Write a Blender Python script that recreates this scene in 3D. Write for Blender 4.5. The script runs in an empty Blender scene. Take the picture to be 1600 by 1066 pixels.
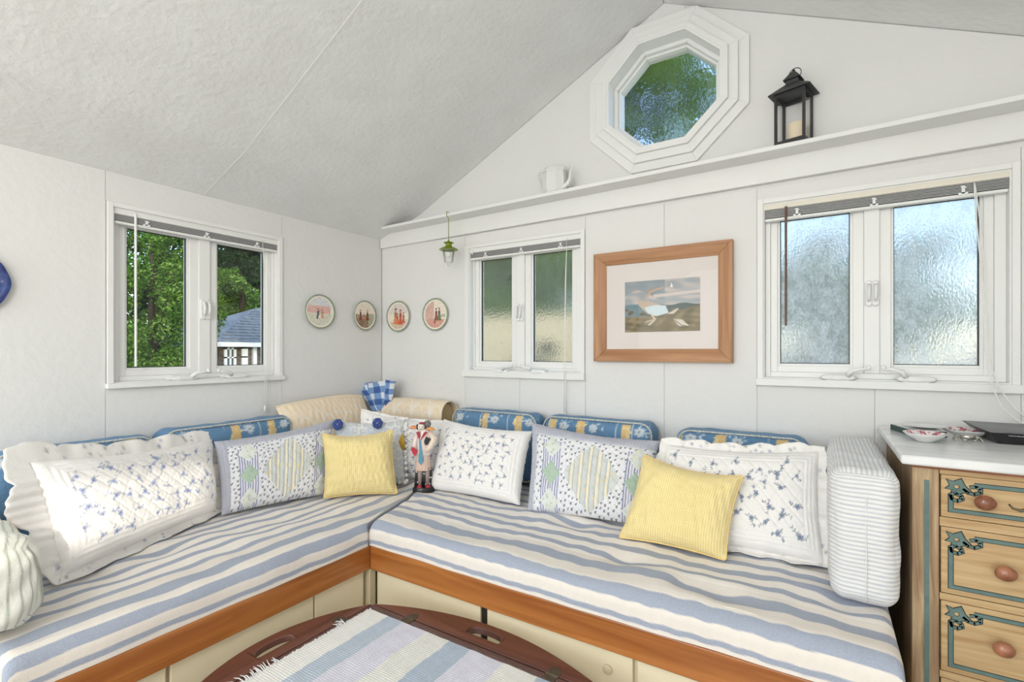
import bpy, bmesh, math, random
import numpy as np
from mathutils import Vector, Matrix
PI = math.pi
S = bpy.context.scene

# ------------------------------------------------------------------ camera, sky, sun, exposure
# Room frame: corner of the two walls at the origin, gable wall is the plane y=0 (x to the right),
# left wall is the plane x=0 (y towards the viewer is negative), z up, floor z=0.
FPX, YAW = 762.73, math.radians(32.183)
CAM = Vector((2.1239, -1.9746, 1.2))
cd = bpy.data.cameras.new('camera'); co = bpy.data.objects.new('camera', cd); S.collection.objects.link(co)
cd.sensor_width = 36; cd.lens = 36 * FPX / 1600; cd.shift_y = 16 / 1600; cd.clip_start = .02
co.location = CAM; co.rotation_euler = (PI / 2, 0, YAW)
S.camera = co
S.view_settings.view_transform = 'Standard'; S.view_settings.look = 'None'
S.view_settings.gamma = 1; S.view_settings.use_curve_mapping = False
S.view_settings.exposure = -0.21

SUN_DIR = Vector((2.95, -1.5, .88)).normalized()      # towards the sun
W = bpy.data.worlds.new('sky'); S.world = W; W.use_nodes = True
nt = W.node_tree; sky = nt.nodes.new('ShaderNodeTexSky'); sky.sky_type = 'NISHITA'
sky.sun_disc = False; sky.sun_elevation = math.radians(38); sky.sun_rotation = math.atan2(SUN_DIR.x, SUN_DIR.y)
bg = nt.nodes['Background']; bg.inputs[1].default_value = 0.55
nt.links.new(sky.outputs[0], bg.inputs[0])
sl = bpy.data.lights.new('sun', 'SUN'); sl.energy = 2.3; sl.angle = math.radians(1.2); sl.color = (1, .93, .82)
so = bpy.data.objects.new('sun', sl); S.collection.objects.link(so)
so.rotation_euler = SUN_DIR.to_track_quat('Z', 'Y').to_euler()

def area(name, loc, rot, sx, sy, power, col=(1, 1, 1)):
    l = bpy.data.lights.new(name, 'AREA'); l.shape = 'RECTANGLE'; l.size = sx; l.size_y = sy
    l.energy = power; l.color = col
    o = bpy.data.objects.new(name, l); S.collection.objects.link(o); o.location = loc; o.rotation_euler = rot
    return o
# daylight through the window of the rear wall (behind the camera)
area('rear_window_light', (.75, -4.42, 1.35), (PI / 2, 0, 0), 1.3, 1.7, 25, (.97, .985, 1))
area('right_fill_light', (2.45, -4.42, 1.2), (PI / 2, 0, 0), .9, 1.9, 17, (.98, .99, 1))  # softer fill added from the right, set in the rear-wall opening
# unseen fill added behind the camera to brighten the ceiling and seat tops
pl = bpy.data.lights.new('room_fill_light', 'POINT'); pl.energy = 46; pl.shadow_soft_size = .22; pl.color = (1, .98, .96)
po = bpy.data.objects.new('room_fill_light', pl); S.collection.objects.link(po); po.location = (1.7, -2.9, 1.92)

# ------------------------------------------------------------------ pixel -> point on a measured plane of the room
FW = Vector((-math.sin(YAW), math.cos(YAW), 0)); RT = Vector((math.cos(YAW), math.sin(YAW), 0))
def ray(px, py):
    return FW + RT * ((px - 800) / FPX) + Vector((0, 0, (549 - py) / FPX))
def at_y(px, py, y=0.0):
    d = ray(px, py); return CAM + d * ((y - CAM.y) / d.y)
def at_x(px, py, x=0.0):
    d = ray(px, py); return CAM + d * ((x - CAM.x) / d.x)
def at_z(px, py, z):
    d = ray(px, py); return CAM + d * ((z - CAM.z) / d.z)
def quad(bl, br, tl, tr, z=.612, lean=30, zb=None):
    """corners of a pillow standing on height z along bl-br and leaning back by `lean` degrees"""
    A = at_z(*bl, z); B = at_z(*br, zb or z)
    e = (B - A).normalized(); n = Vector((e.y, -e.x, 0)).normalized()
    if n.dot(CAM - A) < 0: n = -n
    up = (Vector((0, 0, 1)) * math.cos(math.radians(lean)) - n * math.sin(math.radians(lean)))
    pn = e.cross(up).normalized()
    def hit(p):
        d = ray(*p); return CAM + d * ((A - CAM).dot(pn) / d.dot(pn))
    return A, B, hit(tr), hit(tl)

# ------------------------------------------------------------------ helpers: objects
def srgb(r, g, b):
    f = lambda c: c / 12.92 if c <= .04045 else ((c + .055) / 1.055) ** 2.4
    return tuple(f(c / 255) for c in (r, g, b))
def link(o): S.collection.objects.link(o); return o
def tag(o, label=None, cat=None, group=None, kind=None):
    if label: o['label'] = label
    if cat: o['category'] = cat
    if group: o['group'] = group
    if kind: o['kind'] = kind
    return o
def thing(name, loc, label, cat, group=None):
    o = link(bpy.data.objects.new(name, None)); o.location = loc; o.empty_display_size = .05
    return tag(o, label, cat, group)
def world_loc(p):
    v = Vector((0, 0, 0))
    while p is not None: v = v + p.location; p = p.parent
    return v
class MB:
    """collects shapes (world coordinates) into ONE mesh object"""
    def __init__(s): s.v = []; s.f = []
    def add(s, vs, fs):
        n = len(s.v); s.v += [tuple(v) for v in vs]; s.f += [tuple(i + n for i in f) for f in fs]; return s
    def box(s, x0, x1, y0, y1, z0, z1):
        return s.add([(x, y, z) for z in (z0, z1) for y in (y0, y1) for x in (x0, x1)],
                     [(0, 2, 3, 1), (4, 5, 7, 6), (0, 1, 5, 4), (2, 6, 7, 3), (0, 4, 6, 2), (1, 3, 7, 5)])
    def prism(s, a, b):
        n = len(a)
        return s.add(list(a) + list(b), [tuple(range(n))[::-1], tuple(range(n, 2 * n))] +
                     [(i, (i + 1) % n, n + (i + 1) % n, n + i) for i in range(n)])
    def loft(s, rings, cap=True, closed=True):
        n = len(rings[0]); vs = [p for r in rings for p in r]; fs = []
        for k in range(len(rings) - 1):
            for i in range(n if closed else n - 1):
                j = (i + 1) % n; fs.append((k * n + i, k * n + j, (k + 1) * n + j, (k + 1) * n + i))
        if cap: fs += [tuple(range(n))[::-1], tuple(range((len(rings) - 1) * n, len(rings) * n))]
        return s.add(vs, fs)
    def tube(s, path, r, n=8):
        path = [Vector(p) for p in path]; rings = []
        rr = r if isinstance(r, (list, tuple)) else [r] * len(path)
        up = None
        for i, p in enumerate(path):
            t = (path[min(i + 1, len(path) - 1)] - path[max(i - 1, 0)]).normalized()
            if up is None: up = t.orthogonal().normalized()
            up = (up - t * up.dot(t)).normalized(); b = t.cross(up)
            rings.append([p + (up * math.cos(2 * PI * k / n) + b * math.sin(2 * PI * k / n)) * rr[i] for k in range(n)])
        return s.loft(rings)
    def lathe(s, c, prof, n=24, ax='z', rot=None, sx=1, sy=1):
        """prof: (radius, height) pairs"""
        rings = []
        for r, h in prof:
            ring = []
            for k in range(n):
                a = 2 * PI * k / n; p = Vector((r * math.cos(a) * sx, r * math.sin(a) * sy, h))
                if ax == 'y': p = Vector((p.x, -p.z, p.y))
                if ax == 'x': p = Vector((p.z, p.y, -p.x))
                if rot is not None: p = rot @ p
                ring.append(Vector(c) + p)
            rings.append(ring)
        return s.loft(rings)
    def ball(s, c, rx, ry, rz, n=12, m=8, rot=None):
        rings = []
        for j in range(m + 1):
            t = PI * j / m - PI / 2; cr = max(math.cos(t), .02)
            ring = []
            for k in range(n):
                p = Vector((rx * cr * math.cos(2 * PI * k / n), ry * cr * math.sin(2 * PI * k / n), rz * math.sin(t)))
                if rot is not None: p = rot @ p
                ring.append(Vector(c) + p)
            rings.append(ring)
        return s.loft(rings)
    def build(s, name, m, parent=None, smooth=False, bevel=0, seg=2, label=None, kind=None, loc=None):
        me = bpy.data.meshes.new(name); off = world_loc(parent) if parent else Vector(loc or (0, 0, 0))
        me.from_pydata([tuple(Vector(v) - off) for v in s.v], [], s.f)
        bm = bmesh.new(); bm.from_mesh(me); bmesh.ops.recalc_face_normals(bm, faces=bm.faces); bm.to_mesh(me); bm.free()
        o = link(bpy.data.objects.new(name, me)); o.parent = parent
        if parent is None: o.location = off
        if m: me.materials.append(m)
        if smooth:
            me.polygons.foreach_set('use_smooth', [True] * len(me.polygons))
            if smooth == 'auto':
                try: me.set_sharp_from_angle(angle=math.radians(35))
                except Exception: pass
        if bevel:
            b = o.modifiers.new('bevel', 'BEVEL'); b.width = bevel; b.segments = seg; b.limit_method = 'ANGLE'
        if label: o['label'] = label
        if kind: o['kind'] = kind
        return o
def grid(name, P, m, parent=None, col=None, close=False, loc=None, extra=None, uv=None):
    """P: list of [ny,nx,3] arrays -> one mesh; col: matching list of [ny,nx,3] linear colours"""
    Ps = P if isinstance(P, list) else [P]; Cs = col if isinstance(col, list) else [col]
    V = []; F = []; C = []; U = []; n0 = 0
    for k, p in enumerate(Ps):
        ny, nx = p.shape[:2]; V.append(p.reshape(-1, 3))
        i = np.arange(ny * nx).reshape(ny, nx) + n0
        F.append(np.stack([i[:-1, :-1], i[:-1, 1:], i[1:, 1:], i[1:, :-1]], -1).reshape(-1, 4)); n0 += ny * nx
        if Cs[0] is not None: C.append(Cs[k].reshape(-1, 3))
        if uv is not None: U.append(uv[k].reshape(-1, 2))
    V = np.concatenate(V); F = np.concatenate(F).astype(np.int32)
    off = np.array(world_loc(parent) if parent else (loc or (0, 0, 0))); V = V - off
    me = bpy.data.meshes.new(name); me.vertices.add(len(V)); me.vertices.foreach_set('co', V.ravel().astype(np.float32))
    me.loops.add(F.size); me.loops.foreach_set('vertex_index', F.ravel())
    me.polygons.add(len(F)); me.polygons.foreach_set('loop_start', np.arange(0, F.size, 4, dtype=np.int32))
    me.polygons.foreach_set('use_smooth', np.ones(len(F), bool))
    if C:
        a = me.color_attributes.new('Col', 'FLOAT_COLOR', 'POINT'); C = np.concatenate(C)
        a.data.foreach_set('color', np.concatenate([C, np.ones((len(C), 1))], 1).ravel().astype(np.float32))
    if uv is not None:
        l = me.uv_layers.new(name='UVMap'); U = np.concatenate(U)[F.ravel()]
        l.data.foreach_set('uv', U.ravel().astype(np.float32))
    me.update(calc_edges=True); me.validate()
    o = link(bpy.data.objects.new(name, me)); o.parent = parent
    if parent is None: o.location = tuple(off)
    if m: me.materials.append(m)
    return o
def wob(x, y, seed, f=1.0, n=5):
    """smooth pseudo noise in about -1..1"""
    r = random.Random(seed); t = 0
    for i in range(n):
        a = r.uniform(0, 2 * PI); k = f * r.uniform(.6, 1.9)
        t = t + np.sin((x * math.cos(a) + y * math.sin(a)) * k * 2 * PI + r.uniform(0, 6.28)) / n * 1.5
    return t

# ------------------------------------------------------------------ helpers: materials
def mat(name, col, rough=.6, var=None, scale=8, amt=.3, bump=0, bscale=60, metal=0, vcol=False, stretch=None,
        spec=.4, sheen=0, trans=0, coat=0, wave=None, bump_vec='Object', detail=4):
    m = bpy.data.materials.new(name); m.use_nodes = True; nt = m.node_tree; L = nt.links.new; N = nt.nodes.new
    b = nt.nodes['Principled BSDF']; b.inputs['Roughness'].default_value = rough; b.inputs['Metallic'].default_value = metal
    b.inputs['Specular IOR Level'].default_value = spec
    if sheen: b.inputs['Sheen Weight'].default_value = sheen
    if trans: b.inputs['Transmission Weight'].default_value = trans
    if coat: b.inputs['Coat Weight'].default_value = coat
    tc = N('ShaderNodeTexCoord'); mp = N('ShaderNodeMapping'); L(tc.outputs['Object'], mp.inputs[0])
    if stretch: mp.inputs['Scale'].default_value = stretch
    src = None
    if vcol:
        a = N('ShaderNodeVertexColor'); a.layer_name = 'Col'; src = a.outputs[0]
    if var or vcol:
        nz = N('ShaderNodeTexNoise'); nz.inputs['Scale'].default_value = scale; nz.inputs['Detail'].default_value = detail
        L(mp.outputs[0], nz.inputs[0])
        mx = N('ShaderNodeMix'); mx.data_type = 'RGBA'
        cr = N('ShaderNodeMapRange'); cr.inputs[1].default_value = .35; cr.inputs[2].default_value = .65
        cr.inputs[3].default_value = 0; cr.inputs[4].default_value = amt; L(nz.outputs[0], cr.inputs[0]); L(cr.outputs[0], mx.inputs[0])
        if src: L(src, mx.inputs[6])
        else: mx.inputs[6].default_value = (*col, 1)
        mx.inputs[7].default_value = (*(var or tuple(c * .8 for c in col)), 1)
        L(mx.outputs[2], b.inputs['Base Color'])
    else: b.inputs['Base Color'].default_value = (*col, 1)
    if bump:
        n2 = N('ShaderNodeTexNoise'); n2.inputs['Scale'].default_value = bscale; n2.inputs['Detail'].default_value = 5
        L(mp.outputs[0], n2.inputs[0]); bp = N('ShaderNodeBump'); bp.inputs['Strength'].default_value = bump
        bp.inputs['Distance'].default_value = .01; L(n2.outputs[0], bp.inputs['Height']); L(bp.outputs[0], b.inputs['Normal'])
    return m
def wood(name, c1, c2, rough=.35, axis=0, scale=3, coat=0, fine=1.0):
    """grain stretched along one axis"""
    m = bpy.data.materials.new(name); m.use_nodes = True; nt = m.node_tree; L = nt.links.new; N = nt.nodes.new
    b = nt.nodes['Principled BSDF']; b.inputs['Roughness'].default_value = rough; b.inputs['Coat Weight'].default_value = coat
    b.inputs['Coat Roughness'].default_value = .15
    tc = N('ShaderNodeTexCoord'); mp = N('ShaderNodeMapping'); s = [14 * fine] * 3; s[axis] = .9 * fine
    mp.inputs['Scale'].default_value = s; L(tc.outputs['Object'], mp.inputs[0])
    n1 = N('ShaderNodeTexNoise'); n1.inputs['Scale'].default_value = scale; n1.inputs['Detail'].default_value = 6
    n1.inputs['Distortion'].default_value = .6; L(mp.outputs[0], n1.inputs[0])
    r = N('ShaderNodeValToRGB'); r.color_ramp.elements[0].position = .32; r.color_ramp.elements[1].position = .68
    r.color_ramp.elements[0].color = (*c2, 1); r.color_ramp.elements[1].color = (*c1, 1)
    L(n1.outputs[0], r.inputs[0]); L(r.outputs[0], b.inputs['Base Color'])
    bp = N('ShaderNodeBump'); bp.inputs['Strength'].default_value = .08; bp.inputs['Distance'].default_value = .004
    L(n1.outputs[0], bp.inputs['Height']); L(bp.outputs[0], b.inputs['Normal'])
    return m
def glass_clear(name, tint=(1, 1, 1), refl=.06):
    m = bpy.data.materials.new(name); m.use_nodes = True; nt = m.node_tree; L = nt.links.new; N = nt.nodes.new
    nt.nodes.remove(nt.nodes['Principled BSDF'])
    t = N('ShaderNodeBsdfTransparent'); t.inputs[0].default_value = (*tint, 1); g = N('ShaderNodeBsdfGlossy'); g.inputs['Roughness'].default_value = .02
    fr = N('ShaderNodeFresnel'); fr.inputs[0].default_value = 1.45
    mu = N('ShaderNodeMath'); mu.operation = 'MULTIPLY'; mu.inputs[1].default_value = refl / .04; L(fr.outputs[0], mu.inputs[0])
    mx = N('ShaderNodeMixShader'); L(mu.outputs[0], mx.inputs[0]); L(t.outputs[0], mx.inputs[1]); L(g.outputs[0], mx.inputs[2])
    L(mx.outputs[0], nt.nodes['Material Output'].inputs[0]); return m
def glass_wet(name, rough, milk, scale, streak=1.0, bump=.6, col=(.9, .93, .95)):
    """window glass under dew: rough refraction with drops, a share of milky scattering"""
    m = bpy.data.materials.new(name); m.use_nodes = True; nt = m.node_tree; L = nt.links.new; N = nt.nodes.new
    nt.nodes.remove(nt.nodes['Principled BSDF'])
    tc = N('ShaderNodeTexCoord'); mp = N('ShaderNodeMapping'); mp.inputs['Scale'].default_value = (1, 1, streak)
    L(tc.outputs['Object'], mp.inputs[0])
    nz = N('ShaderNodeTexNoise'); nz.inputs['Scale'].default_value = scale; nz.inputs['Detail'].default_value = 3; L(mp.outputs[0], nz.inputs[0])
    n2 = N('ShaderNodeTexNoise'); n2.inputs['Scale'].default_value = scale * .22; n2.inputs['Detail'].default_value = 5; L(mp.outputs[0], n2.inputs[0])
    bp = N('ShaderNodeBump'); bp.inputs['Strength'].default_value = bump; bp.inputs['Distance'].default_value = .004; L(nz.outputs[0], bp.inputs['Height'])
    r = N('ShaderNodeBsdfRefraction'); r.inputs['IOR'].default_value = 1.12; r.inputs['Roughness'].default_value = rough
    L(bp.outputs[0], r.inputs['Normal'])
    tl = N('ShaderNodeBsdfTranslucent'); tl.inputs[0].default_value = (*col, 1)
    df = N('ShaderNodeBsdfDiffuse'); df.inputs[0].default_value = (*col, 1)
    a = N('ShaderNodeMixShader'); a.inputs[0].default_value = .25; L(tl.outputs[0], a.inputs[1]); L(df.outputs[0], a.inputs[2])
    mr = N('ShaderNodeMapRange'); mr.inputs[1].default_value = .38; mr.inputs[2].default_value = .66
    mr.inputs[3].default_value = milk * .7; mr.inputs[4].default_value = min(1, milk * 1.35)
    ad = N('ShaderNodeMath'); ad.operation = 'ADD'; L(nz.outputs[0], ad.inputs[0]); L(n2.outputs[0], ad.inputs[1])
    hf = N('ShaderNodeMath'); hf.operation = 'MULTIPLY'; hf.inputs[1].default_value = .5; L(ad.outputs[0], hf.inputs[0]); L(hf.outputs[0], mr.inputs[0])
    mx = N('ShaderNodeMixShader'); L(mr.outputs[0], mx.inputs[0]); L(r.outputs[0], mx.inputs[1]); L(a.outputs[0], mx.inputs[2])
    L(mx.outputs[0], nt.nodes['Material Output'].inputs[0]); return m

wallc = (.80, .794, .778)
M = dict(
    wall=mat('wall_paint', wallc, .7, var=(.75, .75, .725), scale=2.5, amt=.35, bump=.25, bscale=38),
    ceil=mat('ceiling_paint', (.86, .87, .86), .8, var=(.79, .79, .775), scale=7, amt=.5, bump=.35, bscale=45, detail=9),
    trim=mat('trim_paint', (.86, .86, .845), .45, var=(.78, .77, .74), scale=5, amt=.3, bump=.08, bscale=30),
    vinyl=mat('window_vinyl', (.86, .86, .84), .35),
    gasket=mat('dark_gasket', (.03, .03, .03), .6),
    floor=wood('floor_boards', (.50, .44, .36), (.40, .34, .27), .4, 1),
    slat=mat('grey_slats', (.42, .42, .42), .5),
    plastic=mat('clear_plastic', (.85, .86, .86), .25),
    rail=wood('honey_pine', srgb(190, 122, 62), srgb(150, 86, 36), .32, 0, 2.2, .3),
    rail_y=wood('honey_pine_y', srgb(190, 122, 62), srgb(150, 86, 36), .32, 1, 2.2, .3),
    cab=mat('cream_paint', srgb(232, 220, 188), .5, var=srgb(214, 198, 162), scale=4, amt=.35),
    cab2=mat('buff_paint', srgb(208, 194, 160), .5),
    dark=mat('dark_gap', (.02, .012, .008), .7),
    mahog=wood('mahogany', srgb(114, 72, 60), srgb(80, 47, 40), .25, 0, 1.6, .6),
    mahog_y=wood('mahogany_y', srgb(114, 72, 60), srgb(80, 47, 40), .25, 1, 1.6, .6),
    brass=mat('aged_brass', srgb(112, 104, 88), .4, metal=.7, var=srgb(70, 64, 54), scale=60, amt=.6),
    black=mat('black_metal', (.022, .023, .024), .45, spec=.5),
    wax=mat('candle_wax', srgb(240, 224, 196), .5),
    glass=glass_clear('lamp_glass', (.99, .99, .99), .025),
    pane=glass_clear('window_glass', (.95, .97, .96), .05),
    green=mat('green_enamel', srgb(132, 150, 30), .3, metal=.2, var=srgb(96, 120, 24), scale=30, amt=.4),
    china=mat('white_china', (.80, .80, .78), .2, spec=.5),
    marble=mat('white_marble', (.86, .86, .85), .18, var=(.56, .57, .58), scale=6, amt=.5, stretch=(1, 3, 1), detail=9),
    cloth=mat('printed_cloth', (1, 1, 1), .85, vcol=True, scale=240, amt=.10, bump=.25, bscale=350, sheen=.15),
    glaze=mat('glazed_print', (1, 1, 1), .22, vcol=True, scale=30, amt=.04, spec=.5),
    paper=mat('painted_paper', (1, 1, 1), .8, vcol=True, scale=30, amt=.06),
    whitecloth=mat('white_cloth', (.86, .85, .83), .85, bump=.2, bscale=200, sheen=.1),
    yellowpipe=mat('yellow_edge', srgb(240, 208, 138), .85, sheen=.2),
    cord=mat('white_cord', (.85, .85, .82), .6),
    brown=mat('brown_wand', srgb(112, 84, 70), .4),
    teal=mat('teal_paint', srgb(104, 128, 122), .6, var=srgb(84, 108, 108), scale=40, amt=.5),
    teal_line=mat('dark_outline', srgb(34, 40, 38), .6),
    pine=wood('grained_pine_x', srgb(206, 178, 132), srgb(178, 142, 98), .5, 0, 3.2, 0, 1.7),
    pine_z=wood('grained_pine_z', srgb(196, 170, 134), srgb(136, 106, 76), .5, 2, 3.4, 0, 1.6),
    knob=mat('knob_wood', srgb(178, 118, 88), .25, var=srgb(112, 64, 42), scale=34, amt=.8, coat=.5),
    oak=wood('frame_wood_x', srgb(196, 150, 112), srgb(160, 112, 76), .45, 0, 2.5),
    oak_z=wood('frame_wood_z', srgb(196, 150, 112), srgb(160, 112, 76), .45, 2, 2.5),
    silver=mat('tarnished_silver', (.55, .53, .48), .3, metal=.9, var=(.25, .22, .18), scale=70, amt=.6),
    device=mat('black_device', (.012, .012, .013), .3),
    device2=mat('grey_device', (.09, .09, .10), .3, metal=.3),
)
# ------------------------------------------------------------------ room shell
def ztop(x):   # underside of the sloping ceiling
    if x < .3: return 1.835 + (x) * .365
    if x < 1.6: return 1.9445 + (x - .3) * .498
    return 2.592 - (x - 1.6) * .472
X1, Y1 = 3.2, -4.5
def gT(u, z, d): return (u, d, z)          # gable wall: u=x, d outwards (+y)
def lT(u, z, d): return (-d, u, z)         # left wall: u=y, d outwards (-x)
def slab(mb, T, poly, d0, d1): mb.prism([T(u, z, d0) for u, z in poly], [T(u, z, d1) for u, z in poly]); return mb
def rect(u0, u1, z0, z1): return [(u0, z0), (u1, z0), (u1, z1), (u0, z1)]
def struct(o): o['kind'] = 'structure'; return o

WINS = dict(
    window_1=dict(T=lT, out=(-1.28, -.6175, 1.074, 1.73), inn=(-1.262, -.6355, 1.086, 1.714), panes=[(-1.206, -1.004), (-.885, -.679)], pz=(1.138, 1.656)),
    window_2=dict(T=gT, out=(.600, 1.258, 1.079, 1.733), inn=(.627, 1.24, 1.104, 1.718), panes=[(.669, .853), (.973, 1.176)], pz=(1.150, 1.660)),
    window_3=dict(T=gT, out=(1.934, 2.615, 1.084, 1.748), inn=(1.953, 2.597, 1.103, 1.73), panes=[(2.004, 2.212), (2.330, 2.537)], pz=(1.156, 1.673)),
)
def octo(cx, cz, a, T=gT):
    k = a * math.tan(PI / 8); p = [(a, -k), (a, k), (k, a), (-k, a), (-a, k), (-a, -k), (-k, -a), (k, -a)]
    return [(cx + u, cz + v * .958) for u, v in p]
OC = (1.597, 2.230)

def gable_poly(u0, u1, z0, z1=None, over=0):
    """panel between u0 and u1 from z0 up to the roof (or z1)"""
    if z1 is not None: return rect(u0, u1, z0, z1)
    xs = [u0] + [x for x in (.3, 1.6) if u0 < x < u1] + [u1]
    return [(u0, z0), (u1, z0)] + [(x, ztop(x) + over) for x in reversed(xs)]
# --- gable wall: core with openings plus painted sheets with open joints
core = MB()
w2, w3 = WINS['window_2']['inn'], WINS['window_3']['inn']
def pieces(lo, hi, z0, zh):
    return
oh = .25
for p in (gable_poly(-.12, w2[0], 0, over=.05), rect(w2[0], w2[1], 0, w2[2]), rect(w2[0], w2[1], w2[3], 1.93),
          rect(w2[1], w3[0], 0, 1.93), rect(w3[0], w3[1], 0, w3[2]), rect(w3[0], w3[1], w3[3], 1.93), rect(w3[1], X1 + .1, 0, 1.93),
          gable_poly(w2[0], OC[0] - oh, 1.93, over=.05), gable_poly(OC[0] + oh, X1 + .1, 1.93, over=.05),
          rect(OC[0] - oh, OC[0] + oh, 1.93, OC[1] - oh), gable_poly(OC[0] - oh, OC[0] + oh, OC[1] + oh, over=.05)):
    slab(core, gT, p, .004, .12)
o8 = octo(*OC, .225)
for (cu, cv, i, j) in ((1, 1, 1, 2), (-1, 1, 3, 4), (-1, -1, 5, 6), (1, -1, 7, 0)):
    slab(core, gT, [(OC[0] + cu * oh, OC[1] + cv * oh), o8[i], o8[j]], .004, .12)
for i, j, a, b in ((0, 1, (1, -1), (1, 1)), (2, 3, (1, 1), (-1, 1)), (4, 5, (-1, 1), (-1, -1)), (6, 7, (-1, -1), (1, -1))):
    slab(core, gT, [(OC[0] + a[0] * oh, OC[1] + a[1] * oh), (OC[0] + b[0] * oh, OC[1] + b[1] * oh), o8[j], o8[i]], .004, .12)
wall_gable = struct(core.build('wall_right', M['wall']))
g = .0006
def sheet(T, poly, parent):
    cx = sum(p[0] for p in poly) / len(poly); cz = sum(p[1] for p in poly) / len(poly)
    q = [(u + (g if u < cx else -g), z + (g if z < cz else -g)) for u, z in poly] if len(poly) < 8 else poly
    return slab(MB(), T, q, .0, .004).build('panel', M['wall'], parent, bevel=.0006, seg=1)
for p in (rect(0, .6, 0, 1.79), rect(.6, .924, 0, 1.08), rect(.924, 1.26, 0, 1.08), rect(1.26, 1.60, 0, 1.79), rect(1.6, 1.933, 0, 1.79),
          rect(1.933, 2.277, 0, 1.084), rect(2.277, 2.617, 0, 1.084), rect(2.617, X1, 0, 1.79), rect(.6, 1.26, 1.73, 1.79), rect(1.933, 2.617, 1.748, 1.79)):
    sheet(gT, p, wall_gable)
o9 = octo(*OC, .30); mx9 = 1.6
sheet(gT, [(.02, 1.87), (1.5995, 1.87), (1.5995, o9[6][1]), o9[6], o9[5], o9[4], (o9[3][0], ztop(o9[3][0]) - .002), (.3, ztop(.3)), (.02, ztop(.02))], wall_gable)
sheet(gT, [(1.6005, 1.87), (3.10, 1.87), (3.12, ztop(3.12) - .003), (o9[2][0], ztop(o9[2][0]) - .002), o9[1], o9[0], o9[7], (1.6005, o9[7][1])], wall_gable)
sheet(gT, [(1.53, 2.51), (1.68, 2.51), (1.68, ztop(1.68)), (1.6, 2.592), (1.53, ztop(1.53))], wall_gable)
# --- left wall
w1 = WINS['window_1']['inn']
core = MB()
for p in (rect(Y1, w1[0], 0, 1.87), rect(w1[0], w1[1], 0, w1[2]), rect(w1[0], w1[1], w1[3], 1.87), rect(w1[1], .12, 0, 1.87)):
    slab(core, lT, p, .004, .12)
wall_left = struct(core.build('wall_left', M['wall']))
for p in (rect(Y1, -2.5, 0, 1.84), rect(-2.5, -1.283, 0, 1.84), rect(-1.283, -.617, 0, 1.074), rect(-1.283, -.617, 1.73, 1.84), rect(-.617, -.004, 0, 1.84)):
    sheet(lT, p, wall_left)
# --- walls out of view: right-hand wall with a small window, rear wall with a window and a glazed door
core = MB()
hy0, hy1, hz0, hz1 = -3.0, -2.55, 1.50, 1.70
for p in (rect(Y1, hy0, 0, 1.87), rect(hy0, hy1, 0, hz0), rect(hy0, hy1, hz1, 1.87), rect(hy1, .12, 0, 1.87)):
    slab(core, lambda u, z, d: (X1 + d, u, z), p, 0, .1)
struct(core.build('wall_far', M['wall']))
core = MB()
for p in (gable_poly(-.1, .1, 0, over=.05), rect(.1, 1.4, 0, .5), gable_poly(.1, 1.4, 2.2), gable_poly(1.4, 2.0, 0, over=.05), gable_poly(2.0, 2.9, 2.15), gable_poly(2.9, X1 + .1, 0, over=.05)):
    p = [(u, max(z, 0)) for u, z in p]
    if min(z for u, z in p) > 2 and max(z for u, z in p) < 2.15: continue
    slab(core, lambda u, z, d: (u, Y1 - d, z), p, 0, .1)
struct(core.build('wall_rear', M['wall']))
struct(MB().box(-.12, X1 + .1, Y1 - .1, .12, -.05, 0).build('floor', M['floor']))
# --- ceiling: two slopes, taped sheets
def cpt(x, y, up=0): return (x, y, ztop(x) + up)
core = MB()
for xa, xb in ((-.12, .3), (.3, 1.6), (1.6, X1 + .1)):
    za, zb = ztop(max(xa, 0)) - (.12 * .4 if xa < 0 else 0), ztop(min(xb, 9))
    core.prism([(xa, Y1 - .1, za + .006), (xb, Y1 - .1, zb + .006), (xb, .12, zb + .006), (xa, .12, za + .006)],
               [(xa, Y1 - .1, za + .07), (xb, Y1 - .1, zb + .07), (xb, .12, zb + .07), (xa, .12, za + .07)])
ceil = struct(core.build('ceiling', M['ceil']))
def csheet(xs, y0, y1):
    mb = MB(); a = [cpt(x, y0) for x in xs] + [cpt(x, y1) for x in reversed(xs)]
    n = len(xs)
    lo = [(x, y, z) for x, y, z in a]; hi = [(x, y, z + .006) for x, y, z in a]
    vs = lo + hi; m_ = 2 * n; fs = []
    for i in range(n - 1):
        fs += [(i, i + 1, m_ - 2 - i, m_ - 1 - i), (m_ + i, m_ + m_ - 1 - i, m_ + m_ - 2 - i, m_ + i + 1)]
    for i in range(m_): fs.append((i, (i + 1) % m_, m_ + (i + 1) % m_, m_ + i))
    return mb.add(vs, fs).build('panel', M['ceil'], ceil)
for y0, y1 in ((Y1, -3.4), (-3.398, -2.18), (-2.178, -.962), (-.958, 0)):
    csheet([0, .3, 1.598], y0, y1)
for y0, y1 in ((Y1, -2.9), (-2.898, -1.6), (-1.598, 0)):
    csheet([1.602, X1], y0, y1)
t = MB().prism([(.003, -.9625, 1.8352), (1.598, -.9625, 2.5905), (1.598, -.9575, 2.5905), (.003, -.9575, 1.8352)],
               [(.003, -.9625, 1.838), (1.598, -.9625, 2.5925), (1.598, -.9575, 2.5925), (.003, -.9575, 1.838)])
t = MB()
for a, b in (((.004, 1.8365), (.3, 1.9445)), ((.3, 1.9445), (1.596, 2.590))):
    t.prism([(a[0], -.963, a[1] - .0012), (b[0], -.963, b[1] - .0012), (b[0], -.957, b[1] - .0012), (a[0], -.957, a[1] - .0012)],
            [(a[0], -.963, a[1] + .001), (b[0], -.963, b[1] + .001), (b[0], -.957, b[1] + .001), (a[0], -.957, a[1] + .001)])
t.build('joint_tape', M['trim'], ceil)
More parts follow.
